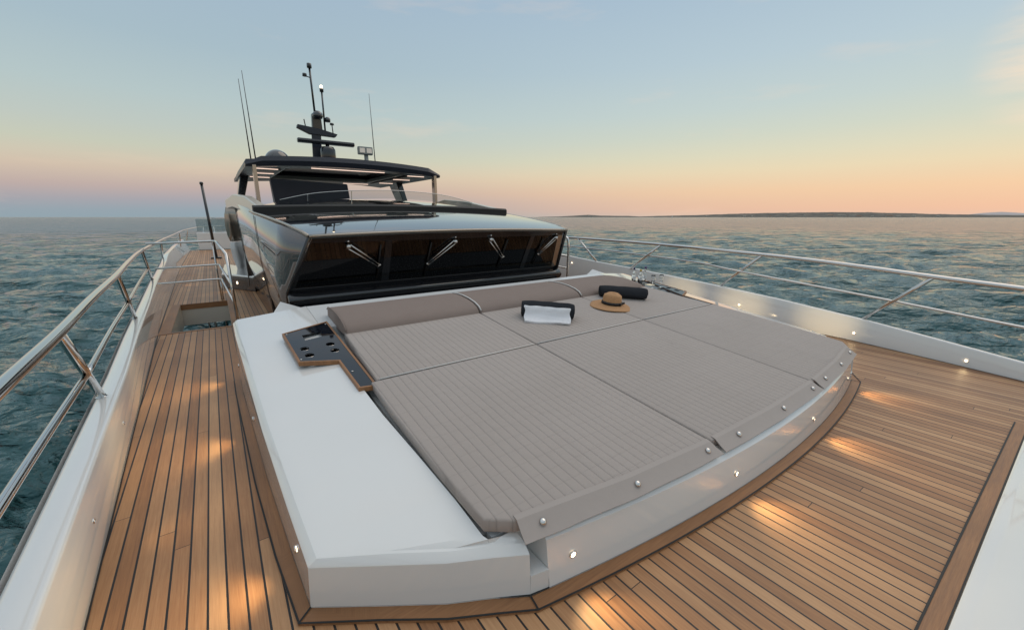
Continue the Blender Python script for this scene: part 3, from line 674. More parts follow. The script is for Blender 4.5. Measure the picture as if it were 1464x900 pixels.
# ------------------------------------------------------------------ cup-holder trays
def tray(s, label):
    f = (lambda p: p) if s == 0 else mir
    P = [(.369,3.93),(.772,4.10),(.778,2.655),(.657,2.68),(.648,3.17),(.39,3.275)]
    if s: P = P[::-1]
    P = [f(p) for p in P]
    top = lambda x, y: pz(x, y)-.024
    t = thing('cup_holder_tray', label, 'tray', (*f((.6, 3.7)), .42), 'cup holder trays beside the cushions')
    n = len(P)
    def ins(d):
        res = []
        for i in range(n):
            a, b, c = Vector(P[i-1]), Vector(P[i]), Vector(P[(i+1) % n]); e1 = (b-a).normalized(); e2 = (c-b).normalized()
            n1 = Vector((-e1.y, e1.x)); n2 = Vector((-e2.y, e2.x)); area = sum(P[j-1][0]*P[j][1]-P[j][0]*P[j-1][1] for j in range(n))
            sg = 1 if area > 0 else -1; nn = (n1+n2).normalized(); k = max(.4, nn.dot(n1)); res.append(b+nn*d*sg/k)
        return res
    O = ins(0); I = ins(.016); V = []; F = []
    for o_, i_ in zip(O, I):
        V += [(o_.x, o_.y, top(o_.x, o_.y)-.03), (o_.x, o_.y, top(o_.x, o_.y)+.004), (i_.x, i_.y, top(i_.x, i_.y)+.004), (i_.x, i_.y, top(i_.x, i_.y)-.03)]
    for i in range(n):
        j = (i+1) % n
        for k in range(4): F.append((4*i+k, 4*i+(k+1) % 4, 4*j+(k+1) % 4, 4*j+k))
    obj('teak_rim', V, F, 'teak_solid', t, bevel=.002, uv=lambda v: (v.x*9, v.y))
    from mathutils.geometry import delaunay_2d_cdt
    holes = [(.475,3.52),(.485,3.375),(.672,3.53),(.674,3.385)]
    vs = [Vector((p.x, p.y)) for p in ins(.0165)]; outl = list(vs); ed = [(i, (i+1) % n) for i in range(n)]
    for hx, hy in holes:
        h = f((hx, hy)); k0 = len(vs); vs += [Vector((h[0]+.034*math.cos(a), h[1]+.040*math.sin(a))) for a in np.linspace(0, 2*PI, 28, endpoint=False)]
        ed += [(k0+i, k0+(i+1) % 28) for i in range(28)]
    rc = [f(p) for p in ((.512,3.70),(.652,3.735),(.652,3.845),(.508,3.83))]; k0 = len(vs); vs += [Vector(p) for p in rc]; ed += [(k0+i, k0+(i+1) % 4) for i in range(4)]
    def inside(q, P_):
        c = False
        for i in range(len(P_)):
            a, b = P_[i-1], P_[i]
            if (a[1] > q[1]) != (b[1] > q[1]) and q[0] < (b[0]-a[0])*(q[1]-a[1])/(b[1]-a[1])+a[0]: c = not c
        return c
    r2 = delaunay_2d_cdt(vs, ed, [], 0, 1e-6); V2, F2 = r2[0], r2[2]; F = []
    for fc in F2:
        q = sum((V2[i] for i in fc), Vector((0,0)))/len(fc)
        if not inside(q, outl) or inside(q, rc): continue
        if any(((q.x-f(h)[0])/.034)**2+((q.y-f(h)[1])/.040)**2 < 1 for h in holes): continue
        F.append(tuple(fc))
    V = [(v.x, v.y, top(v.x, v.y)) for v in V2]
    o = obj('panel', V, F, 'tray_black', t); m = o.modifiers.new('s', 'SOLIDIFY'); m.thickness = .006; m.offset = -1
    for hx, hy in holes:
        h = f((hx, hy)); z = top(hx if not s else h[0], hy)
        MB().lathe([(.0335,-.004),(.0335,-.06),(.001,-.06),(.001,-.057),(.031,-.057),(.031,-.004)], (h[0], h[1], z-.001), 24).build('cup_holder', 'steel', t, smooth=True)
    rcx = sum(p[0] for p in rc)/4; rcy = sum(p[1] for p in rc)/4
    MB().prism(rc, top(rcx, rcy)-.045, top(rcx, rcy)-.04).build('slot_floor', 'grey_frame', t)
    for hx, hy in ((.40,3.90),(.745,4.03),(.415,3.32),(.69,2.95)):
        h = f((hx, hy)); MB().lathe([(.001,0),(.009,0),(.009,.003),(.001,.005)], (h[0], h[1], top(*h)), 12).build('screw', 'steel', t, smooth=True)
tray(0, 'black glossy cup holder tray with teak rim on the near white top')
tray(1, 'black glossy cup holder tray with teak rim holding bottles and glasses')

# ------------------------------------------------------------------ towels, hat, bottles, glasses
def rolled_towel(p0, p1, r, mat, name, label, flat=.82, seed=1):
    p0, p1 = Vector(p0), Vector(p1); ax = (p1-p0).normalized(); L_ = (p1-p0).length
    side = Vector((ax.y, -ax.x, 0)).normalized(); up = side.cross(ax); up = up if up.z > 0 else -up
    rr = random.Random(seed); t = thing(name, label, 'towel', tuple((p0+p1)/2-Vector((0,0,r))), 'rolled towels')
    n = 40; R = []
    for i in range(25):
        s = i/24; endk = 1-.10*(abs(s-.5)*2)**10; c = p0.lerp(p1, s); ring = []
        for k in range(n):
            a = 2*PI*k/n; rad = r*endk*(1+.02*math.sin(3*a+s*4)+.015*math.sin(s*19+a*2)); 
            if k > 34: rad += r*.06*(k-34)/5    # loose outer edge of the roll
            ring.append(c+side*math.cos(a)*rad+up*(math.sin(a)*rad*flat))
        R.append(ring)
    o = MB().rings(R).build('roll', mat, t, smooth=True); o.modifiers.new('e', 'EDGE_SPLIT').split_angle = math.radians(60)
    for e, c in ((-1, p0), (1, p1)):   # spiral of layers at each end
        V = [c+ax*e*.003+side*math.cos(a)*r*.9*(1-a/22)+up*math.sin(a)*r*.9*flat*(1-a/22) for a in np.linspace(0, 19, 90)]
        MB().tube(V, .005, 6).build('fold_edge', mat, t, smooth=True)
    return t
def on(x, y, dz=0): return (x, y, pz(x, y)+dz)
rolled_towel(on(2.56,3.37,.085), on(2.98,3.03,.085), .105, 'towel_dark', 'rolled_towel', 'dark grey rolled towel beneath the folded white towel')
rolled_towel(on(3.98,3.57,.075), on(4.44,3.20,.075), .090, 'towel_dark', 'rolled_towel', 'dark grey rolled towel lying behind the straw hat', seed=5)
def white_towel():
    # draped over the front of the dark roll and down on the pad
    a = Vector((2.56,3.37)); b = Vector((2.98,3.03)); ax = (b-a).normalized(); side = Vector((-ax.y*-1, ax.x*-1)); side = Vector((ax.y, -ax.x)); side = side if side.y < 0 else -side
    a2 = a+ax*.03; b2 = b-ax*.04; V = []; F = []; nu, nv = 26, 22
    prof = [(.092,.143),(.098,.137),(.104,.129),(.110,.116),(.114,.092),(.124,.062),(.142,.038),(.168,.024),(.205,.016)]
    for i in range(nu):
        s = i/(nu-1); c = a2.lerp(b2, s)
        for j in range(nv):
            t = j/(nv-1)*(len(prof)-1); k = min(int(t), len(prof)-2); f_ = t-k
            d = prof[k][0]*(1-f_)+prof[k+1][0]*f_; z = prof[k][1]*(1-f_)+prof[k+1][1]*f_
            w = math.sin(s*9+1)*.005+math.sin(s*21+t)*.0025+(.014*math.sin(s*5.2+.4) if j == nv-1 else .010*math.sin(s*5.2+.4)*max(0, (j-nv+6)/6))
            d += w+(.012*s if j > nv-8 else 0); p = c+side*d+ax*(.006*math.sin(t*1.3)*(1 if s > .5 else -1)); z += .004*math.sin(s*7+t*1.1)*min(1, t/4)
            V.append((p.x, p.y, pz(p.x, p.y)+z))
    for i in range(nu-1):
        for j in range(nv-1): F.append((i*nv+j, i*nv+j+1, (i+1)*nv+j+1, (i+1)*nv+j))
    o = obj('folded_towel', V, F, 'towel_white', smooth=True); m = o.modifiers.new('s', 'SOLIDIFY'); m.thickness = .022; m.offset = -.2
    b_ = o.modifiers.new('b', 'BEVEL'); b_.width = .008; b_.segments = 3; b_.limit_method = 'ANGLE'
    tag(o, 'white folded towel draped over the front of the dark roll', 'towel')
white_towel()
def hat():
    x, y = 3.78, 3.20; z = pz(x, y)+.012; t = thing('straw_hat', 'tan straw sun hat with black ribbon on the rear cushions', 'hat', (x, y, z-.01)); t.rotation_euler = (math.radians(6), 0, .3); t.scale = (1.38, 1.38, 1.38)
    n = 48; R = []
    prof = [(.185,.002),(.16,.006),(.13,.010),(.105,.014),(.088,.020),(.082,.045),(.080,.075),(.074,.098),(.058,.113),(.03,.119),(.002,.120)]
    for r, zz in prof:
        ring = []
        for k in range(n):
            a = 2*PI*k/n; ex = 1.12 if r > .1 else 1.0; w = .006*math.sin(2*a+.6)*(r/.185)**2+.0012*math.sin(5*a)*(r/.185)**3 if r > .1 else 0
            dent = -.016*math.exp(-((math.cos(a-.3)*r)/.028)**2) if zz > .11 else 0
            ring.append(Vector((r*ex*math.cos(a), r*math.sin(a)*1.0, zz+w+dent)))
        R.append(ring)
    o = MB().rings(R, cap=False).build('crown_and_brim', 'straw', t, smooth=True, local=True); m = o.modifiers.new('s', 'SOLIDIFY'); m.thickness = .004
    MB().lathe([(.0905,.021),(.0865,.045),(.083,.045),(.085,.021)], (0,0,0), 40).build('ribbon', 'ribbon', t, smooth=True, local=True)
    MB().box((.04,-.084,.034), (.05,.012,.02), -.2).box((-.012,-.088,.034), (.04,.012,.022), .2).build('bow', 'ribbon', t, local=True, bevel=.004)
hat()
tz = lambda x, y: pz(x, y)-.022
def bottle(x, y, s, cap, label, tilt=0, rot=0, h=.235):
    t = thing('bottle', label, 'bottle', (x, y, tz(x, y)-.01), 'bottles standing in the tray'); t.rotation_euler = (tilt*math.sin(rot), tilt*math.cos(rot), 0)
    r = .036*s
    MB().lathe([(.001,0),(r*.95,0),(r,.006),(r,h*.55),(r*.92,h*.62),(r*.42,h*.74),(r*.36,h*.78),(r*.36,h*.93),(r*.30,h*.93),(r*.30,h*.78),(r*.8,h*.6),(r*.88,h*.53),(r*.88,.012),(.001,.012)], (0,0,0), 24).build('glass_body', 'clear_glass', t, smooth=True, local=True)
    MB().lathe([(r*.45,h*.84),(r*.46,h*.99),(r*.3,h*1.0),(.001,h*1.0)], (0,0,0), 18).build('cap', cap, t, smooth=True, local=True)
    n = 14; V = []; F = []
    for i in range(n+1):
        a = -PI*.9+1.9*i/n; V += [((r+.0012)*math.cos(a), (r+.0012)*math.sin(a), h*.18), ((r+.0012)*math.cos(a), (r+.0012)*math.sin(a), h*.44)]
    for i in range(n): F.append((2*i, 2*i+2, 2*i+3, 2*i+1))
    obj('label', V, F, 'label_paper', t, smooth=True, local=True)
bottle(5.20,3.99,.85,'blue_cap','clear glass bottle with dark blue cap, leftmost of the three')
bottle(5.31,3.95,.95,'gold_cap','clear glass bottle with yellow cap, between the other two', h=.205)
bottle(5.43,3.98,.90,'purple_cap','clear glass bottle with purple neck leaning to the right', tilt=.14, rot=0.3, h=.235)
def wine_glass(x, y, label):
    t = thing('wine_glass', label, 'glass', (x, y, tz(x, y)), 'stemmed glasses on the tray')
    MB().lathe([(.001,.0),(.033,.0),(.033,.002),(.006,.006),(.004,.012),(.0035,.075),(.012,.085),(.03,.105),(.036,.135),(.033,.165),(.028,.19),(.0268,.19),(.0315,.165),(.0345,.135),(.0285,.107),(.010,.088),(.001,.085)], (0,0,0), 28).build('bowl', 'clear_glass', t, smooth=True, local=True)
wine_glass(5.17,3.62,'empty stemmed glass nearer the bottles')
wine_glass(5.34,3.60,'empty stemmed glass farther from the bottles, at the tray edge')

# ------------------------------------------------------------------ rails
def railing_left():
    t = thing('guard_rail', 'polished steel guard rail along the left bulwark', 'railing', (-.8, 2, .38), 'guard rails')
    top = [(-.50,-.6,1.03),(-.61,1.0,1.03),(-.655,2.0,1.035),(-.70,2.95,1.03),(-.765,4.1,1.035),(-.83,5.59,1.04),(-.92,7.2,1.05),(-1.0,9.1,1.05),(-1.03,12.5,1.05),(-1.0,17,1.05),(-.97,22,1.05),(-.7,27,1.05),(-.37,30,1.05),(.75,31.5,1.05)]
    MB().tube(smooth_path(top, 8), .027, 18).build('top_rail', 'steel', t, smooth=True)
    posts = [((-.66,.75,.38), (-.62,-.1,1.03)), ((-.79,3.84,.38), (-.70,2.95,1.03)), ((-.93,6.75,.38), (-.832,5.6,1.035)), ((-1.12,10.87,.385), (-1.0,9.2,1.045)), ((-1.28,15.7,.44), (-1.03,12.9,1.045)), ((-1.05,20,.5), (-.99,19.5,1.04)), ((-1.02,24,.5), (-.9,23.6,1.04)), ((-.45,29.8,0), (-.40,29.7,1.04)), ((.1,30.6,0), (.1,30.6,1.04))]
    for a, b in posts:
        a, b = Vector(a), Vector(b); p = MB().tube([a, b], .0235, 14).build('post', 'steel', t, smooth=True)
        MB().lathe([(.001,0),(.036,0),(.036,.004),(.026,.010),(.024,.02)], a-Vector((0,0,.008)), 16).build('foot_flange', 'steel', p, smooth=True)
    mids = [a.lerp(b, .42) for a, b in ((Vector(p[0]), Vector(p[1])) for p in posts[:4])]
    pts = []
    for m, m2 in zip(mids[:-1], mids[1:]): MB().tube(smooth_path([m, m.lerp(m2, .5)-Vector((.008,0,0)), m2], 8), .0185, 14).build('mid_rail', 'steel', t, smooth=True)
    m0 = mids[0]; MB().tube([m0, m0+Vector((.05,-1.8,0))], .0185, 14).build('mid_rail', 'steel', t, smooth=True)
railing_left()
def railing_right():
    t = thing('guard_rail', 'polished steel guard rail along the far right bulwark, above the sea', 'railing', (6.8, 3, .4), 'guard rails')
    top = [(7.0,14,1.12),(6.98,10,1.13),(6.92,7.06,1.12),(6.88,4.86,1.095),(6.75,2.84,1.042),(6.62,1.8,1.0),(6.50,.91,.945),(6.36,.275,.918),(6.1,-.6,.89),(5.6,-2,.86)]
    MB().tube(smooth_path(top, 8), .026, 18).build('top_rail', 'steel', t, smooth=True)
    for a, b in [((7.02,6.45,.62), (6.91,6.95,1.11)), ((6.96,5.42,.57), (6.87,4.7,1.09)), ((6.96,3.53,.45), (6.75,2.84,1.04)), ((6.80,1.53,.29), (6.50,.92,.945)), ((6.44,-.5,.16), (6.2,-.35,.90)), ((7.05,9.0,.72),(6.96,9.2,1.12))]:
        p = MB().tube([a, b], .0215, 14).build('post', 'steel', t, smooth=True)
        MB().lathe([(.001,0),(.034,0),(.034,.004),(.024,.010)], Vector(a)-Vector((0,0,.008)), 16).build('foot_flange', 'steel', p, smooth=True)
    mid = [(7.0,9.1,.93),(6.96,6.6,.90),(6.93,5.1,.86),(6.88,3.9,.815),(6.80,3.2,.75),(6.68,1.32,.60),(6.42,.19,.53),(6.3,-.45,.5)]
    MB().tube(smooth_path(mid, 8), .0145, 12).build('mid_rail', 'steel', t, smooth=True)
railing_right()
def stair_rail():
    t = thing('stair_rail', 'three-bar steel rail guarding the opening in the side deck', 'railing', (.05, 8.6, 0))
    for z, r in ((1.15,.021), (.70,.017), (.42,.017)):
        x0 = interp(LT, 9.8)+.02 if z < 1 else interp([(0,-1.0)], 0)
        MB().tube(fillet([(x0, 9.85, z-.02), (.02, 9.80, z), (.125, 7.55, z-.10)], .10), r, 12).build('bar', 'steel', t, smooth=True)
    MB().tube([(.135,7.5,0), (.125,7.55,1.06)], .022, 12).build('post', 'steel', t, smooth=True)
    MB().tube([(-.03,9.84,0), (-.03,9.82,1.14)], .014, 10).build('post', 'steel', t, smooth=True)
    MB().tube([(.0,9.84,.0), (.0,9.82,.42)], .012, 10).build('post', 'steel', t, smooth=True)
    MB().lathe([(.001,0),(.035,0),(.035,.006),(.001,.007)], (.135,7.5,.002), 14).build('foot_flange', 'steel', t, smooth=True)
stair_rail()
def ladder_rail():
    t = thing('stair_rail', 'curved steel hand rail beside the right end of the wheelhouse', 'railing', (5.72, 6.1, .0))
    MB().tube(smooth_path([(5.75,6.05,0), (5.75,6.05,.6), (5.75,6.05,1.10), (5.74,6.16,1.22), (5.70,6.5,1.26), (5.66,7.6,1.26)], 8), .024, 14).build('post', 'steel', t, smooth=True)
    for z in (.86, .62): MB().tube([(5.75,6.06,z-.03), (5.70,7.6,z+.02)], .016, 12).build('bar', 'steel', t, smooth=True)
ladder_rail()
def flagpole():
    t = thing('flag_staff', 'tall black staff rising from the aft side deck', 'pole', (-.02, 20, 0))
    MB().tube([(-.01,20,.04), (-.09,20.05,2.82)], [.055,.045], 12).build('pole', 'black_paint', t, smooth=True)
    MB().box((-.01,20,.03), (.35,.3,.06)).build('foot', 'black_paint', t, bevel=.01)
    MB().lathe([(.001,0),(.06,0),(.06,.08),(.001,.1)], (-.09,20.05,2.80), 12).build('cap', 'black_paint', t, smooth=True)
flagpole()

# ------------------------------------------------------------------ wheelhouse
def wheelhouse():
    t = thing('wheelhouse', 'black glossy wheelhouse with raked windscreen and wide roof', 'wheelhouse', (C, 6.5, 0))
    T0 = Vector((.91,5.33,1.385)); B0 = Vector((.67,5.82,.66))
    def pl(x, s): # point on the windscreen plane, s 0 top .. 1 bottom
        p = T0.lerp(B0, s); return Vector((x, p.y, p.z))
    nrm = Vector((0, -.75, -.49)).normalized()
    ex = lambda s: T0.lerp(B0, s).x
    # frame with three openings: built as bars
    def bar(name, quad, th=.05, mat='black_paint', out=.0, bev=.006):
        A = [p+nrm*out for p in quad]; B = [p+nrm*(out-th) for p in quad]
        return MB().hexa(B+A).build(name, mat, t, bevel=bev)
    xr = lambda s: 2*C-ex(s)
    bar('header', [pl(ex(.0), 0), pl(xr(0), 0), pl(xr(.13), .13), pl(ex(.13), .13)])
    bar('sill', [pl(ex(.94)+.0, .94), pl(xr(.94), .94), pl(xr(1), 1), pl(ex(1), 1)])
    bar('corner_post', [pl(ex(.13), .13), pl(ex(.13)+.055, .13), pl(ex(.94)+.075, .94), pl(ex(.94), .94)])
    bar('corner_post', [pl(xr(.13)-.15, .13), pl(xr(.13), .13), pl(xr(.94), .94), pl(xr(.94)-.13, .94)], mat='champagne')
    bar('mullion', [pl(1.84, .13), pl(1.93, .13), pl(1.97, .94), pl(1.86, .94)], bev=.003)
    bar('mullion', [pl(4.27, .13), pl(4.36, .13), pl(4.42, .94), pl(4.33, .94)], bev=.003)
    def pane(q): 
        A = [p-nrm*.012 for p in q]; B = [p-nrm*.020 for p in q]; return MB().hexa(B+A).build('window', 'smoked_glass', t)
    pane([pl(ex(.13)+.05, .125), pl(1.845, .125), pl(1.865, .945), pl(ex(.94)+.07, .945)])
    pane([pl(1.925, .125), pl(4.275, .125), pl(4.335, .945), pl(1.965, .945)])
    pane([pl(4.355, .125), pl(xr(.13)-.145, .125), pl(xr(.94)-.125, .945), pl(4.415, .945)])
    # roof panel, cambered, from brow to windscreen head
    V = []; F = []; nx, ny = 21, 8
    def roofpt(u, v): # u across, v 0 front .. 1 aft
        xl = .905+(.54-.905)*v; y = 5.31+(7.9-5.31)*v; x = xl+(2*C-2*xl)*u
        z = 1.40+.30*v**.75+(.035+.05*v)*(1-(2*u-1)**2); return Vector((x, y, z))
    for j in range(ny+1):
        for i in range(nx+1): V.append(roofpt(i/nx, j/ny))
    for j in range(ny):
        for i in range(nx): k = j*(nx+1)+i; F.append((k, k+1, k+nx+2, k+nx+1))
    n0 = len(V); V += [v-Vector((0,0,.05)) for v in V[:]]
    F += [tuple(reversed([a+n0 for a in f])) for f in F[:]]
    bd = [i for i in range(nx+1)]+[j*(nx+1)+nx for j in range(1, ny+1)]+[ny*(nx+1)+i for i in range(nx-1, -1, -1)]+[j*(nx+1) for j in range(ny-1, 0, -1)]
    F += [(bd[i], bd[(i+1) % len(bd)], bd[(i+1) % len(bd)]+n0, bd[i]+n0) for i in range(len(bd))]
    o = obj('roof', V, F, 'black_gloss', t, smooth=True); o.modifiers.new('e', 'EDGE_SPLIT').split_angle = math.radians(40)
    # light trim strip under the roof's front edge and along its near side
    P = [roofpt(i/20, 0)+Vector((0,-.012,-.018)) for i in range(21)]
    MB().tube(P, .016, 8).build('roof_edge_trim', 'champagne', t, smooth=True)
    for s in (0, 1): MB().tube([roofpt(s, i/10)+Vector((-.01 if s == 0 else .01,0,-.012)) for i in range(11)], .018, 8).build('roof_side_trim', 'champagne', t, smooth=True)
    # side walls
    for s in (0, 1):
        f = (lambda p: Vector(p)) if s == 0 else (lambda p: Vector(mir(p)))
        st = [((.67,5.83,0),(.67,5.82,.66),(.91,5.335,1.375)), ((.66,6.5,0),(.61,6.5,.85),(.735,6.5,1.545)), ((.65,7.67,0),(.575,7.67,.90),(.56,7.67,1.66)), ((.64,8.6,0),(.545,8.6,.92),(.50,8.6,1.76)), ((.61,10.4,0),(.49,10.4,.95),(.45,10.4,1.88)), ((.60,12.3,0),(.43,12.3,.97),(.37,12.3,1.88))]
        V = []; F = []
        for a_, b_, c_ in st:
            row = [a_, tuple(.5*(p+q)-(.0 if k else .0) for k, (p, q) in enumerate(zip(a_, b_))), b_, tuple(.5*(p+q) for p, q in zip(b_, c_)), c_]
            V += [f(p) for p in row]
        for i in range(len(st)-1):
            for k in range(4): F.append((i*5+k, i*5+k+1, (i+1)*5+k+1, (i+1)*5+k))
        o = obj('side_wall', V, F, 'side_gloss', t, smooth=True); m = o.modifiers.new('s', 'SOLIDIFY'); m.thickness = .04; m.offset = -1 if s else -1
        MB().tube([f((.553,7.67,1.62)), f((.568,7.67,.90)), f((.645,7.67,.02))], .004, 6).tube([f((.443,10.4,1.84)), f((.482,10.4,.95)), f((.604,10.4,.36))], .006, 6).build('panel_seam', 'rubber', t)
        MB().tube([f((.665,5.80,.40)), f((.665,5.80,.66)), f((.905,5.32,1.37))], .022, 10).build('corner_trim', 'black_paint', t, smooth=True)
    # sill ledge below the windscreen
    prof = [(5.86,.68),(5.78,.655),(5.71,.625),(5.675,.585),(5.69,.54),(5.74,.49),(5.80,.44),(5.84,.38),(5.86,.0),(5.95,0)]
    R = []
    for x, k in ((.66,.96),(.68,1),(.9,1),(2,1),(C,1.0),(4,1),(5.0,1),(5.22,1),(5.24,.96)):
        bow = -.04*(1-((x-C)/2.3)**2)
        R.append([Vector((x, y+bow, z*k)) for y, z in prof])
    MB().rings(R).build('ledge', 'black_paint', t, smooth=True).modifiers.new('e', 'EDGE_SPLIT').split_angle = math.radians(60)
    MB().tube([(.70,5.70,.60),(C,5.655,.605),(5.20,5.70,.60)], .009, 8).build('ledge_highlight', 'champagne', t, smooth=True)  # pale tube drawn as the highlight line along the ledge
    MB().hexa([Vector(p) for p in ((.70,5.55,.30),(5.2,5.55,.30),(5.2,5.8,.30),(.70,5.8,.30),(.86,5.35,.42),(5.04,5.35,.42),(5.22,5.8,.50),(.68,5.8,.50))]).build('foot_panel', 'black_gloss', t, bevel=.02)
    # interior
    MB().box((C,6.6,.62), (4.3,1.3,.05)).build('dashboard', 'interior_dark', t)
    MB().box((C,9.9,.8), (4.4,.06,1.6)).build('aft_partition', 'interior_dark', t)
    MB().box((3.0,7.1,.86), (1.9,.5,.16)).box((3.1,7.45,1.05), (1.9,.14,.34)).build('sofa', 'interior_cream', t, bevel=.04)
    MB().box((2.6,6.75,.80), (1.2,.4,.05)).build('table', 'interior_wood', t, bevel=.01)
    MB().box((4.05,7.0,1.12), (.5,.5,.5)).build('cabinet', 'interior_cream', t)
    MB().box((1.3,8.6,.95), (.7,1.4,.08)).box((1.3,8.6,.6), (.5,1.2,.65)).build('console', 'interior_wood', t)
    # four wipers: pantograph arm, pivot, blade
    def on_w(x, z, out): 
        s = (1.385-z)/(1.385-.66); p = pl(x, s); return p+nrm*out
    for (x0, z0, x1, z1) in ((1.36,1.26,1.78,.98), (2.86,1.27,2.50,.95), (3.47,1.28,3.82,.98), (4.82,1.27,4.57,.99)):
        piv = on_w(x0, z0, .03); tip = on_w(x1, z1, .045)
        w = MB().lathe([(.001,-.03),(.03,-.03),(.034,0),(.03,.02),(.014,.035),(.001,.036)], piv, 14, M=nrm.to_track_quat('Z', 'Y').to_matrix()).build('wiper', 'steel', t, smooth=True)
        d = (tip-piv).normalized(); sd = d.cross(nrm).normalized()
        MB().tube([piv+sd*.030, tip+sd*.018], .010, 8).build('arm', 'steel', w, smooth=True)
        MB().tube([piv-sd*.030, tip-sd*.018], .010, 8).build('arm', 'steel', w, smooth=True)
        MB().tube([tip-sd*.03, tip+sd*.03], .012, 8).build('joint', 'steel', w, smooth=True)
        MB().tube([on_w(x1-.005, min(1.25, z1+.30), .012), on_w(x1+.01, z1-.22, .012)], .011, 8).build('blade', 'rubber', w, smooth=True)
        MB().lathe([(.001,0),(.016,0),(.012,.02),(.001,.03)], piv+Vector((.0,-.01,.05)), 10).build('washer_nozzle', 'steel', w, smooth=True)
wheelhouse()

# ------------------------------------------------------------------ flybridge front, hardtop
def flybridge():
    t = thing('flybridge', 'dark flybridge front with thick black brow above the wheelhouse roof', 'flybridge', (C, 9, 1.7))
    R = []
    for i in range(25):
        u = i/24; x = .56+(5.34-.56)*u; c = 1-(2*u-1)**2; z = 1.70+.045*c; y = 7.66-.10*c
        R.append([Vector(p) for p in ((x,y,z-.055),(x,y-.05,z-.03),(x,y-.05,z+.045),(x,y-.01,z+.075),(x,y+.12,z+.075),(x,y+.16,z-.03))])
    MB().rings(R).build('brow', 'rubber', t, smooth=True).modifiers.new('e', 'EDGE_SPLIT').split_angle = math.radians(50)
    # sloping dash surface
    V = []; F = []; nx, ny = 20, 6
    for j in range(ny+1):
        for i in range(nx+1):
            u = i/nx; v = j/ny; c = 1-(2*u-1)**4; y = 7.76+2.2*v; xl = .62+.0*v; x = xl+(5.9-2*xl)*u
            V.append((x, y, 1.745+.035*c+(.20*c)*math.sin(v*PI/2)))
    for j in range(ny):
        for i in range(nx): k = j*(nx+1)+i; F.append((k, k+1, k+nx+2, k+nx+1))
    obj('dash_cover', V, F, 'black_gloss', t, smooth=True)
    for s in (0, 1):
        f = (lambda p: Vector(p)) if s == 0 else (lambda p: Vector(mir(p)))
        # pale coaming running aft from the brow
        P = [(.56,7.72,1.62),(.50,9.0,1.70),(.40,10.5,1.80),(.33,11.6,1.78),(.33,11.7,1.98),(.45,10.6,2.06),(.56,9.2,1.97),(.62,7.8,1.78)]
        V = [f(p) for p in P]+[f((p[0]+.14, p[1], p[2])) for p in P]; n = 8
        obj('coaming', V, [tuple(range(n)), tuple(range(2*n-1, n-1, -1))]+[(i, (i+1) % n, n+(i+1) % n, n+i) for i in range(n)], 'cream_panel', t, bevel=.02)
        # curved stanchion wing, with a pale stand-in for a reflection below
        L1 = [(.34,12.3,1.84),(.29,12.32,1.65),(.27,12.34,1.40),(.29,12.36,1.15),(.33,12.38,1.02)]
        V = [f(p) for p in L1]+[f((.47, p[1], p[2])) for p in L1]; F = [(i, i+1, 6+i, 5+i) for i in range(4)]
        o = obj('wing_panel', V, F, 'champagne', t, smooth=True); m = o.modifiers.new('s', 'SOLIDIFY'); m.thickness = .05
        L1 = [(.32,12.36,1.0),(.31,12.37,.8),(.34,12.38,.55),(.40,12.40,.30)]
        V = [f(p) for p in L1]+[f((.50, p[1], p[2])) for p in L1]; F = [(i, i+1, 5+i, 4+i) for i in range(3)]
        o = obj('wing_reflection', V, F, 'gelcoat', t, smooth=True); m = o.modifiers.new('s', 'SOLIDIFY'); m.thickness = .05  # pale sheet added where the wall shows a reflection
    MB().box((C,13.6,.95), (4.9,6.0,1.65)).build('deckhouse', 'black_gloss', t, bevel=.02)
    MB().box((C,13.4,1.80), (4.9,6.6,.12)).build('upper_floor', 'cream_panel', t, bevel=.02)
    P = [(1.06,8.6,1.90),(1.6,8.45,2.02),(2.3,8.40,2.09),(3.13,8.40,2.12),(4.2,8.45,2.07),(5.1,8.7,1.93)]
    pts = smooth_path(P, 6)
    w = MB().tube(pts, .006, 8).build('windscreen_rail', 'steel', t, smooth=True)
    V = []; F = []
    for i, p in enumerate(pts): V += [p, p+Vector((0,.06,-.16 if .2 < i/len(pts) < .85 else -.08))]
    for i in range(len(pts)-1): F.append((2*i, 2*i+2, 2*i+3, 2*i+1))
    obj('windscreen_glass', V, F, 'rail_glass', t, smooth=True)
    for x in (1.5, 2.28): MB().tube([(x,8.45,interp([(1.06,1.9),(1.6,2.02),(2.3,2.09)], x)), (x,8.5,1.88)], .007, 8).build('clip', 'steel', t)
    # helm console back
    MB().hexa([Vector(p) for p in ((1.26,11.0,1.9),(2.92,11.0,2.05),(2.92,11.35,2.05),(1.26,11.35,1.9),(1.20,10.9,2.44),(2.86,10.9,2.38),(2.86,11.1,2.38),(1.20,11.1,2.44))]).build('helm_console', 'navy', t, bevel=.02)
    MB().hexa([Vector(p) for p in ((4.1,12,1.86),(5.0,12,1.86),(5.0,12.6,1.86),(4.1,12.6,1.86),(4.2,12.2,2.05),(4.9,12.2,2.05),(4.9,12.5,2.05),(4.2,12.5,2.05))]).build('bench', 'interior_dark', t, bevel=.05)
flybridge()
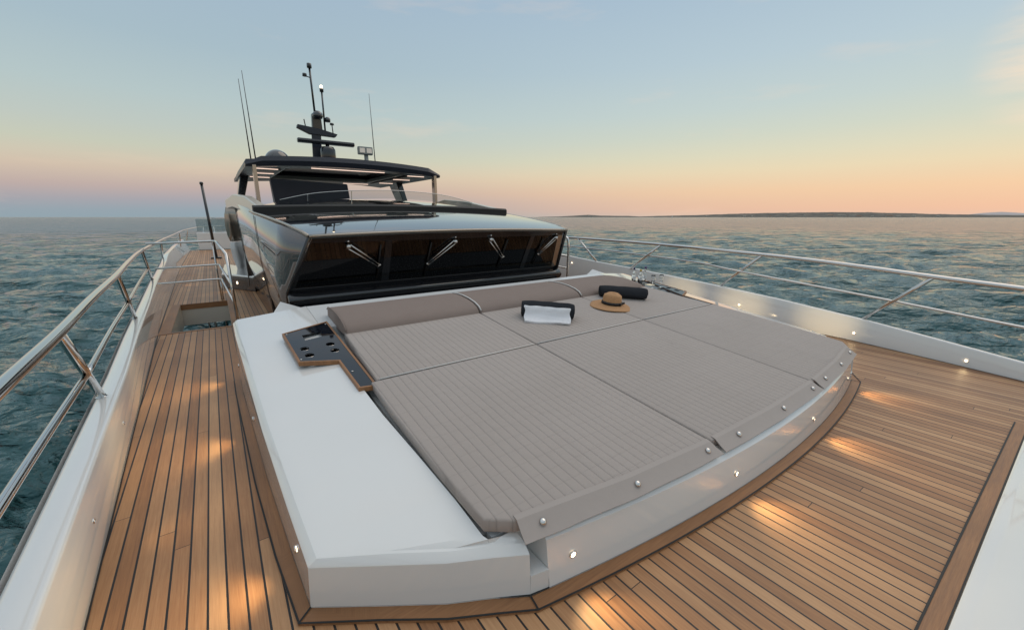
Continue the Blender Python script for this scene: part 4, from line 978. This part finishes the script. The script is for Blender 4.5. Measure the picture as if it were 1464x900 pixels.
def hardtop():
    t = thing('hardtop', 'dark hardtop roof over the flybridge with light strips beneath', 'hardtop', (C, 12.5, 2.6))
    R = []
    N_ = 24
    def sec(u, y):
        x = .74+(5.16-.74)*u; c = 1-abs(2*u-1)**3; zt = 2.82+.11*(1-(2*u-1)**2); zb = 2.62+.10*(1-abs(2*u-1)**2.2)
        if u in (0, 1): zt = 2.70; zb = 2.62
        return x, zt, zb
    # rim as front band, side bands, aft band (opening in the middle)
    def slab(x0, x1, y0, y1, name, mat='navy'):
        us = sorted(set([round(float(q), 5) for q in np.linspace((x0-.74)/4.42, (x1-.74)/4.42, 14)]+([.07] if x0 < .8 else [])+([.93] if x1 > 5.1 else []))); R = []
        for u in us:
            u = float(min(1, max(0, u))); x, zt, zb = sec(round(u, 6), 0); R.append([Vector((x,y0,zb)), Vector((x,y0-.05,(zt+zb)/2)), Vector((x,y0,zt)), Vector((x,y1,zt)), Vector((x,y1,zb))])
        return MB().rings(R).build(name, mat, t, smooth=True)
    for nm, a in (('front_band', (.74,5.16,10.5,11.0)), ('side_band', (.74,1.55,11.0,14.2)), ('side_band', (4.35,5.16,11.0,14.2)), ('aft_band', (.74,5.16,14.2,15.3))):
        slab(*a, nm).modifiers.new('e', 'EDGE_SPLIT').split_angle = math.radians(30)
    MB().box((C,12.6,2.90), (2.85,3.3,.03)).build('sliding_roof', 'navy', t)
    m = MB()
    for c, d in (((1.56,12.6,2.73),(.05,3.2,.09)), ((4.34,12.6,2.73),(.05,3.2,.09)), ((C,14.18,2.74),(2.8,.05,.09)), ((C,11.02,2.75),(2.8,.05,.09))): m.box(c, d)
    m.build('opening_frame', 'grey_frame', t, bevel=.01)
    # underside skin pieces, dark
    m = MB()
    for c, d in (((1.12,12.6,2.655),(.72,3.0,.02)), ((4.78,12.6,2.655),(.72,3.0,.02)), ((C,14.75,2.70),(3.6,.9,.02))): m.box(c, d)
    m.build('underside', 'roof_under', t)
    for x0, x1, y, z in ((.93,1.38,10.85,2.64),(.98,1.42,12.0,2.64),(1.0,1.45,13.2,2.64),(2.05,3.75,10.75,2.70),(4.30,4.75,10.6,2.64),(4.36,4.84,11.8,2.64),(4.46,4.88,13.3,2.64),(3.7,4.5,14.6,2.68)):
        MB().box(((x0+x1)/2,y,z-.012), (x1-x0,.05,.012)).build('light_strip', 'strip_lens', t)
    for s in (0, 1):
        f = (lambda p: Vector(p)) if s == 0 else (lambda p: Vector(mir(p)))
        q = [(.86,10.43,1.85),(.93,10.43,1.85),(.93,10.60,1.85),(.86,10.60,1.85),(.86,10.43,2.66),(.93,10.43,2.66),(.93,10.60,2.66),(.86,10.60,2.66)]
        MB().hexa([f(p) for p in q]).build('front_post', 'champagne' , t, bevel=.008)
        q = [(.60,13.0,1.86),(.74,13.0,1.86),(.74,13.6,1.86),(.60,13.6,1.86),(.78,13.1,2.66),(.98,13.1,2.66),(.98,13.8,2.66),(.78,13.8,2.66)]
        MB().hexa([f(p) for p in q]).build('rear_leg', 'black_paint', t, bevel=.02)
    m = MB()
    for x in (2.1,2.35,3.55,3.8): m.box((x,12.0,2.96), (.12,.1,.05))
    m.build('roof_vent', 'black_paint', t, bevel=.01)
hardtop()
def mast():
    Y = 13.4
    t = thing('mast', 'black instrument mast with radar bar on the hardtop', 'mast', (C, Y, 2.9))
    MB().hexa([Vector(p) for p in ((2.62,Y,2.88),(2.86,Y,2.88),(2.90,Y+.3,2.88),(2.66,Y+.3,2.88),(2.66,Y,4.0),(2.92,Y,4.0),(2.92,Y+.22,4.0),(2.70,Y+.22,4.0))]).build('column', 'navy', t, bevel=.02)
    MB().hexa([Vector(p) for p in ((2.70,Y+.02,4.0),(2.98,Y+.02,4.0),(2.98,Y+.2,4.0),(2.70,Y+.2,4.0),(2.72,Y,4.45),(2.96,Y,4.45),(2.96,Y+.18,4.45),(2.72,Y+.18,4.45))]).build('head', 'black_paint', t, bevel=.04)
    MB().add([(2.30,Y-.03,4.02),(2.62,Y-.03,3.88),(3.3,Y-.03,3.86),(3.36,Y-.03,3.94),(2.9,Y-.03,4.04),(2.32,Y-.03,4.10)]+[(2.30,Y+.15,4.02),(2.62,Y+.15,3.88),(3.3,Y+.15,3.86),(3.36,Y+.15,3.94),(2.9,Y+.15,4.04),(2.32,Y+.15,4.10)], [(0,1,2,3,4,5),(11,10,9,8,7,6)]+[(i, (i+1) % 6, 6+(i+1) % 6, 6+i) for i in range(6)]).build('crosstree', 'navy', t, bevel=.01)
    # the radar
    MB().box((2.96,13.0,3.10), (.40,.4,.16)).build('radar_plinth', 'champagne', t, bevel=.03)
    MB().lathe([(.001,-.02),(.19,-.02),(.20,.05),(.20,.26),(.16,.33),(.05,.34),(.05,.40),(.001,.40)], (2.96,13.0,3.18), 24).build('radar_housing', 'black_paint', t, smooth=True)
    r = MB(); r.rings([[Vector((x, 13.0+dy*k, 3.63+dz*k)) for dy, dz in ((-.07,-.05),(-.09,0),(-.07,.05),(.05,.06),(.08,0),(.05,-.06))] for x, k in ((2.20,.6),(2.22,1),(3.68,1),(3.70,.6))])
    r.build('radar_scanner', 'black_paint', t, smooth=False)
    MB().lathe([(.001,0),(.11,0),(.14,.07),(.12,.15),(.05,.2),(.001,.21)], (2.86,Y-.05,4.30), 18).build('camera_dome', 'black_gloss', t, smooth=True)
    MB().lathe([(.001,0),(.07,0),(.08,.08),(.05,.13),(.001,.14)], (3.12,Y-.02,4.24), 14).build('camera_dome', 'black_gloss', t, smooth=True)
    MB().tube([(2.80,Y,4.4), (2.78,Y,5.62)], .028, 10).build('pole', 'black_paint', t, smooth=True)
    MB().lathe([(.001,0),(.06,0),(.065,.04),(.06,.11),(.001,.12)], (2.78,Y,5.58), 14).build('anchor_light', 'black_paint', t, smooth=True)
    MB().tube([(2.78,Y,5.34), (2.67,Y,5.36)], .014, 8).lathe([(.001,0),(.06,0),(.055,.07),(.001,.08)], (2.64,Y,5.35), 12).build('side_lamp', 'black_paint', t, smooth=True)
    MB().tube([(3.03,Y,4.0), (3.04,Y,5.06)], .024, 10).build('pole', 'black_paint', t, smooth=True)
    h = MB().lathe([(.001,0),(.05,0),(.055,.08),(.045,.09),(.001,.09)], (3.04,Y,5.02), 14).build('lamp_base', 'black_paint', t, smooth=True)
    MB().lathe([(.001,0),(.035,0),(.035,.06),(.02,.08),(.001,.08)], (3.04,Y,5.115), 14).build('masthead_lamp', 'masthead_lens', t, smooth=True)
    MB().tube([(2.52,Y,4.08), (2.50,Y,4.25)], .015, 8).build('short_aerial', 'black_paint', t)
    MB().tube([(3.24,Y,3.95), (3.23,Y,4.2)], .015, 8).lathe([(.001,0),(.06,0),(.05,.05),(.001,.06)], (3.23,Y,4.18), 12).build('gps_mushroom', 'black_paint', t, smooth=True)
mast()
def dome(x, y, z, r, label):
    o = MB().lathe([(.001,-.15),(r*.9,-.15),(r,0)]+[(r*math.cos(a), r*math.sin(a)) for a in np.linspace(.15, PI/2-.02, 9)], (x, y, z), 28).build('satellite_dome', 'black_gloss', smooth=True)
    tag(o, label, 'dome', 'satellite domes on the hardtop')
dome(1.62,12.6,2.98,.30,'large black satellite dome at the left of the hardtop')
dome(4.18,13.8,3.03,.24,'small black satellite dome behind the twin floodlight')
def flood():
    t = thing('floodlight', 'twin square floodlight on a short post on the hardtop', 'floodlight', (4.05,13.0,2.9))
    MB().box((4.0,13.0,3.50), (.42,.14,.22)).build('housing', 'grey_frame', t, bevel=.02)
    for x in (3.90, 4.10): MB().box((x,12.925,3.50), (.15,.012,.13)).build('lens', 'flood_lens', t, bevel=.004)
    MB().tube([(4.03,13.03,2.9), (4.03,13.03,3.40)], .06, 12).build('post', 'grey_frame', t, smooth=True)
flood()
for (x0, y, z0, x1, z1, lb) in ((1.00,12.2,2.75,.97,4.71,'thin whip aerial, shorter of the left pair'), (1.10,12.2,2.75,1.06,4.90,'thin whip aerial, taller of the left pair'), (4.15,12.6,2.85,4.11,4.97,'thin whip aerial standing alone right of the mast')):
    t = thing('whip_aerial', lb, 'aerial', (x0, y, z0), 'whip aerials on the hardtop')
    MB().tube([(x0,y,z0), (x1,y,z1)], [.016,.006], 8).build('whip', 'black_paint', t, smooth=True)
    MB().lathe([(.001,0),(.03,0),(.026,.14),(.001,.15)], (x0,y,z0), 10).build('mount', 'black_paint', t, smooth=True)

# side-deck things aft
def locker():
    t = thing('step_locker', 'low dark step locker with cream top beside the wheelhouse', 'locker', (.35, 11.2, 0))
    MB().hexa([Vector(p) for p in ((.04,11.5,.0),(.60,10.45,.0),(.62,12.6,0),(.15,13.6,.0),(.04,11.5,.30),(.60,10.45,.30),(.62,12.6,.30),(.15,13.6,.30))]).build('body', 'dark_locker', t, bevel=.02)
    MB().hexa([Vector(p) for p in ((.03,11.5,.303),(.61,10.42,.303),(.62,12.6,.303),(.14,13.6,.303),(.05,11.5,.34),(.60,10.47,.34),(.62,12.6,.34),(.15,13.6,.36))]).build('lid', 'gelcoat', t, bevel=.01)
locker()
t = thing('aft_bulkhead', 'white bulkhead with a glass wind screen closing the far end of the side deck', 'bulkhead', (.2,25.7,0))
MB().box((.3,25.75,.42), (1.9,.12,.84)).build('panel', 'gelcoat', t, bevel=.03)
MB().box((.3,25.76,1.2), (1.8,.02,.6)).build('glass', 'rail_glass', t)
MB().tube([(.05,25.6,1.55),(.95,25.6,1.55)], .03, 8).build('cap_rail', 'steel', t, smooth=True)
# bow locker near the camera
def bow():
    t = thing('bow_locker', 'glossy white locker at the bow, cropped at the lower right', 'locker', (3.2, -.6, 0))
    prof = [(.035,.0),(.030,.018),(.015,.028),(-.01,.034),(-.03,.045),(-.40,.235),(-.48,.26),(-.60,.27),(-1.4,.27),(-1.5,0)]
    R = []
    for x in np.linspace(1.5, 5.0, 16): R.append([Vector((x, y-.015*(x-2), z)) for y, z in prof])
    o = MB().rings(R).build('body', 'gelcoat', t, smooth=True); o.modifiers.new('e', 'EDGE_SPLIT').split_angle = math.radians(40)
    m = MB()
    for x0, x1 in ((1.5,5.0),):
        f = lambda x, d: (x, .10-.015*(x-2)+d+.0)
        m.add([(*f(x0,-.065),.0065),(*f(x1,-.065),.0065),(*f(x1,0),.0065),(*f(x0,0),.0065),(*f(x1,0),0),(*f(x0,0),0)], [(0,1,2,3),(3,2,4,5)])
    m.build('teak_margin', 'teak_solid', t, uv=lambda v: (v.y*10, v.x))
    m = MB()
    for d0, d1 in ((0,.009), (-.067,-.060)): m.add([(*f(1.5,d0),.0095),(*f(5.0,d0),.0095),(*f(5.0,d1),.0095),(*f(1.5,d1),.0095)], [(0,1,2,3)])
    m.build('caulk_line', 'rubber', t)
bow()

# ------------------------------------------------------------------ small deck lights (lit lamps; those on the far side are out of view)
def deck_light(loc, nrm, label, group, watts, aim=None, cone=75, r=.0135, blend=1.0, ls=.035):
    nrm = Vector(nrm).normalized(); t = thing('deck_light', label, 'deck light', loc, group)
    M = nrm.to_track_quat('Z', 'Y').to_matrix()
    MB().lathe([(r,-.004),(r*1.35,-.004),(r*1.35,.002),(r*1.1,.005),(r,.003),(r,-.004)], (0,0,0), 20, M=M, cap=False).build('bezel', 'steel', t, smooth=True, local=True)
    MB().lathe([(.0005,-.004),(r,-.004),(r,.001),(.0005,.002)], (0,0,0), 18, M=M).build('lens', 'lamp_lens', t, smooth=True, local=True)
    if watts:
        ld = bpy.data.lights.new('deck_lamp', 'SPOT'); ld.energy = watts; ld.color = (1,.75,.40); ld.spot_size = math.radians(cone); ld.spot_blend = blend; ld.shadow_soft_size = ls
        lo = bpy.data.objects.new('deck_lamp', ld); COL.objects.link(lo); lo.parent = t; lo.location = nrm*.02
        lo.rotation_euler = (-Vector(aim if aim else nrm)).to_track_quat('Z', 'Y').to_euler()
    return t
G1 = 'deck lights round the sunpad base'
for (x, y, z, n, lb) in ((1.12,1.105,.125,(-.13,-1,0),'small round lit deck light nearest the left notch of the sunpad wall'), (2.33,.983,.12,(-.05,-1,0),'small round lit deck light near the middle of the sunpad wall'), (3.50,.978,.115,(.05,-1,0),'small round lit deck light right of the middle of the sunpad wall'), (4.72,1.05,.105,(.12,-1,0),'small round lit deck light at the right end of the sunpad wall')):
    FBt = [(.90,1.11),(1.28,1.055),(1.96,.985),(2.36,.95),(C,.925)]; FBt += [mir(p) for p in FBt[-2::-1]]
    deck_light((x, (.925+.0445*(x-C)**2)+.030*z/.232-.006, z), n, lb, G1, 10, aim=Vector((n[0]*.6,-1,-.12)), cone=100)
for (y, z, lb) in ((1.84,.13,'small round lit deck light low on the near side of the sunpad base'), (3.35,.15,'small round lit deck light halfway along the near side of the sunpad base'), (4.7,.16,'small round lit deck light at the aft end of the near sunpad side')):
    x = interp([(1.61,.12),(2,.10),(2.7,.07),(4.3,.03)], y)
    deck_light((x-.0, y, z), (-1,0,0), lb, G1, 8, aim=(-1,0,-.12), cone=100)
for y in (1.9, 3.1, 4.2): 
    x = 5.9-interp([(1.61,.12),(2,.10),(2.7,.07),(4.3,.03)], y)
    deck_light((x, y, .15), (1,0,0), {1.9:'small deck light on the far side of the sunpad base, nearest the bow',3.1:'small deck light midway along the far side of the sunpad base',4.2:'small deck light on the far side of the sunpad base, level with the bottles'}[y], G1, 15, aim=(1,-.0,.06), cone=60)
G2 = 'deck lights along the bulwarks'
for (y, z, lb) in ((.52,.075,'small deck light on the right bulwark, nearest the bow'), (1.57,.105,'small deck light on the right bulwark beside the sunpad corner'), (3.13,.20,'small deck light on the right bulwark beyond the tray'), (7.2,.52,'small deck light on the right bulwark aft by the curved rail')):
    deck_light((interp(RD, y)-.004, y, z), (-1,-.1,0), lb, G2, 0.25, aim=(-1,0,-.3), r=.013)
for (y, lb) in ((2.5,'small deck light on the left bulwark nearest the camera'), (3.7,'small deck light on the left bulwark beside the second rail post'), (12.5,'small deck light on the left bulwark far aft'), (14.5,'small deck light on the left bulwark farthest aft')):
    deck_light((interp(LD, y)+.004, y, .2), (1,0,0), lb, G2, 1.2 if y < 9 else 3, aim=(1,0,-.5), r=.009)
G3 = 'deck lights on the step locker'
deck_light((.30,11.0,.16), (-.88,-.47,0), 'lit light on the dark front of the step locker', G3, 3.5, aim=(-.9,-.5,-.3), r=.03)
for y, lb in ((8.0,'deck light on the wheelhouse side nearest the windscreen'), (9.6,'deck light on the wheelhouse side, aft of its neighbour')):
    deck_light((.655-.012*(y-5.8), y, .22), (-1,0,0), lb, 'deck lights on the wheelhouse side', 3.5, aim=(-1,0,-.15), r=.016, cone=60)
for i, y in enumerate((13.6, 16.2, 18.8)):
    deck_light((.45,y,.25), (-1,0,0), ['deck light aft of the step locker, first','deck light aft of the step locker, between two others','deck light farthest aft on the deckhouse side'][i], 'deck lights on the deckhouse side', 4.5, aim=(-1,0,-.2), r=.02)
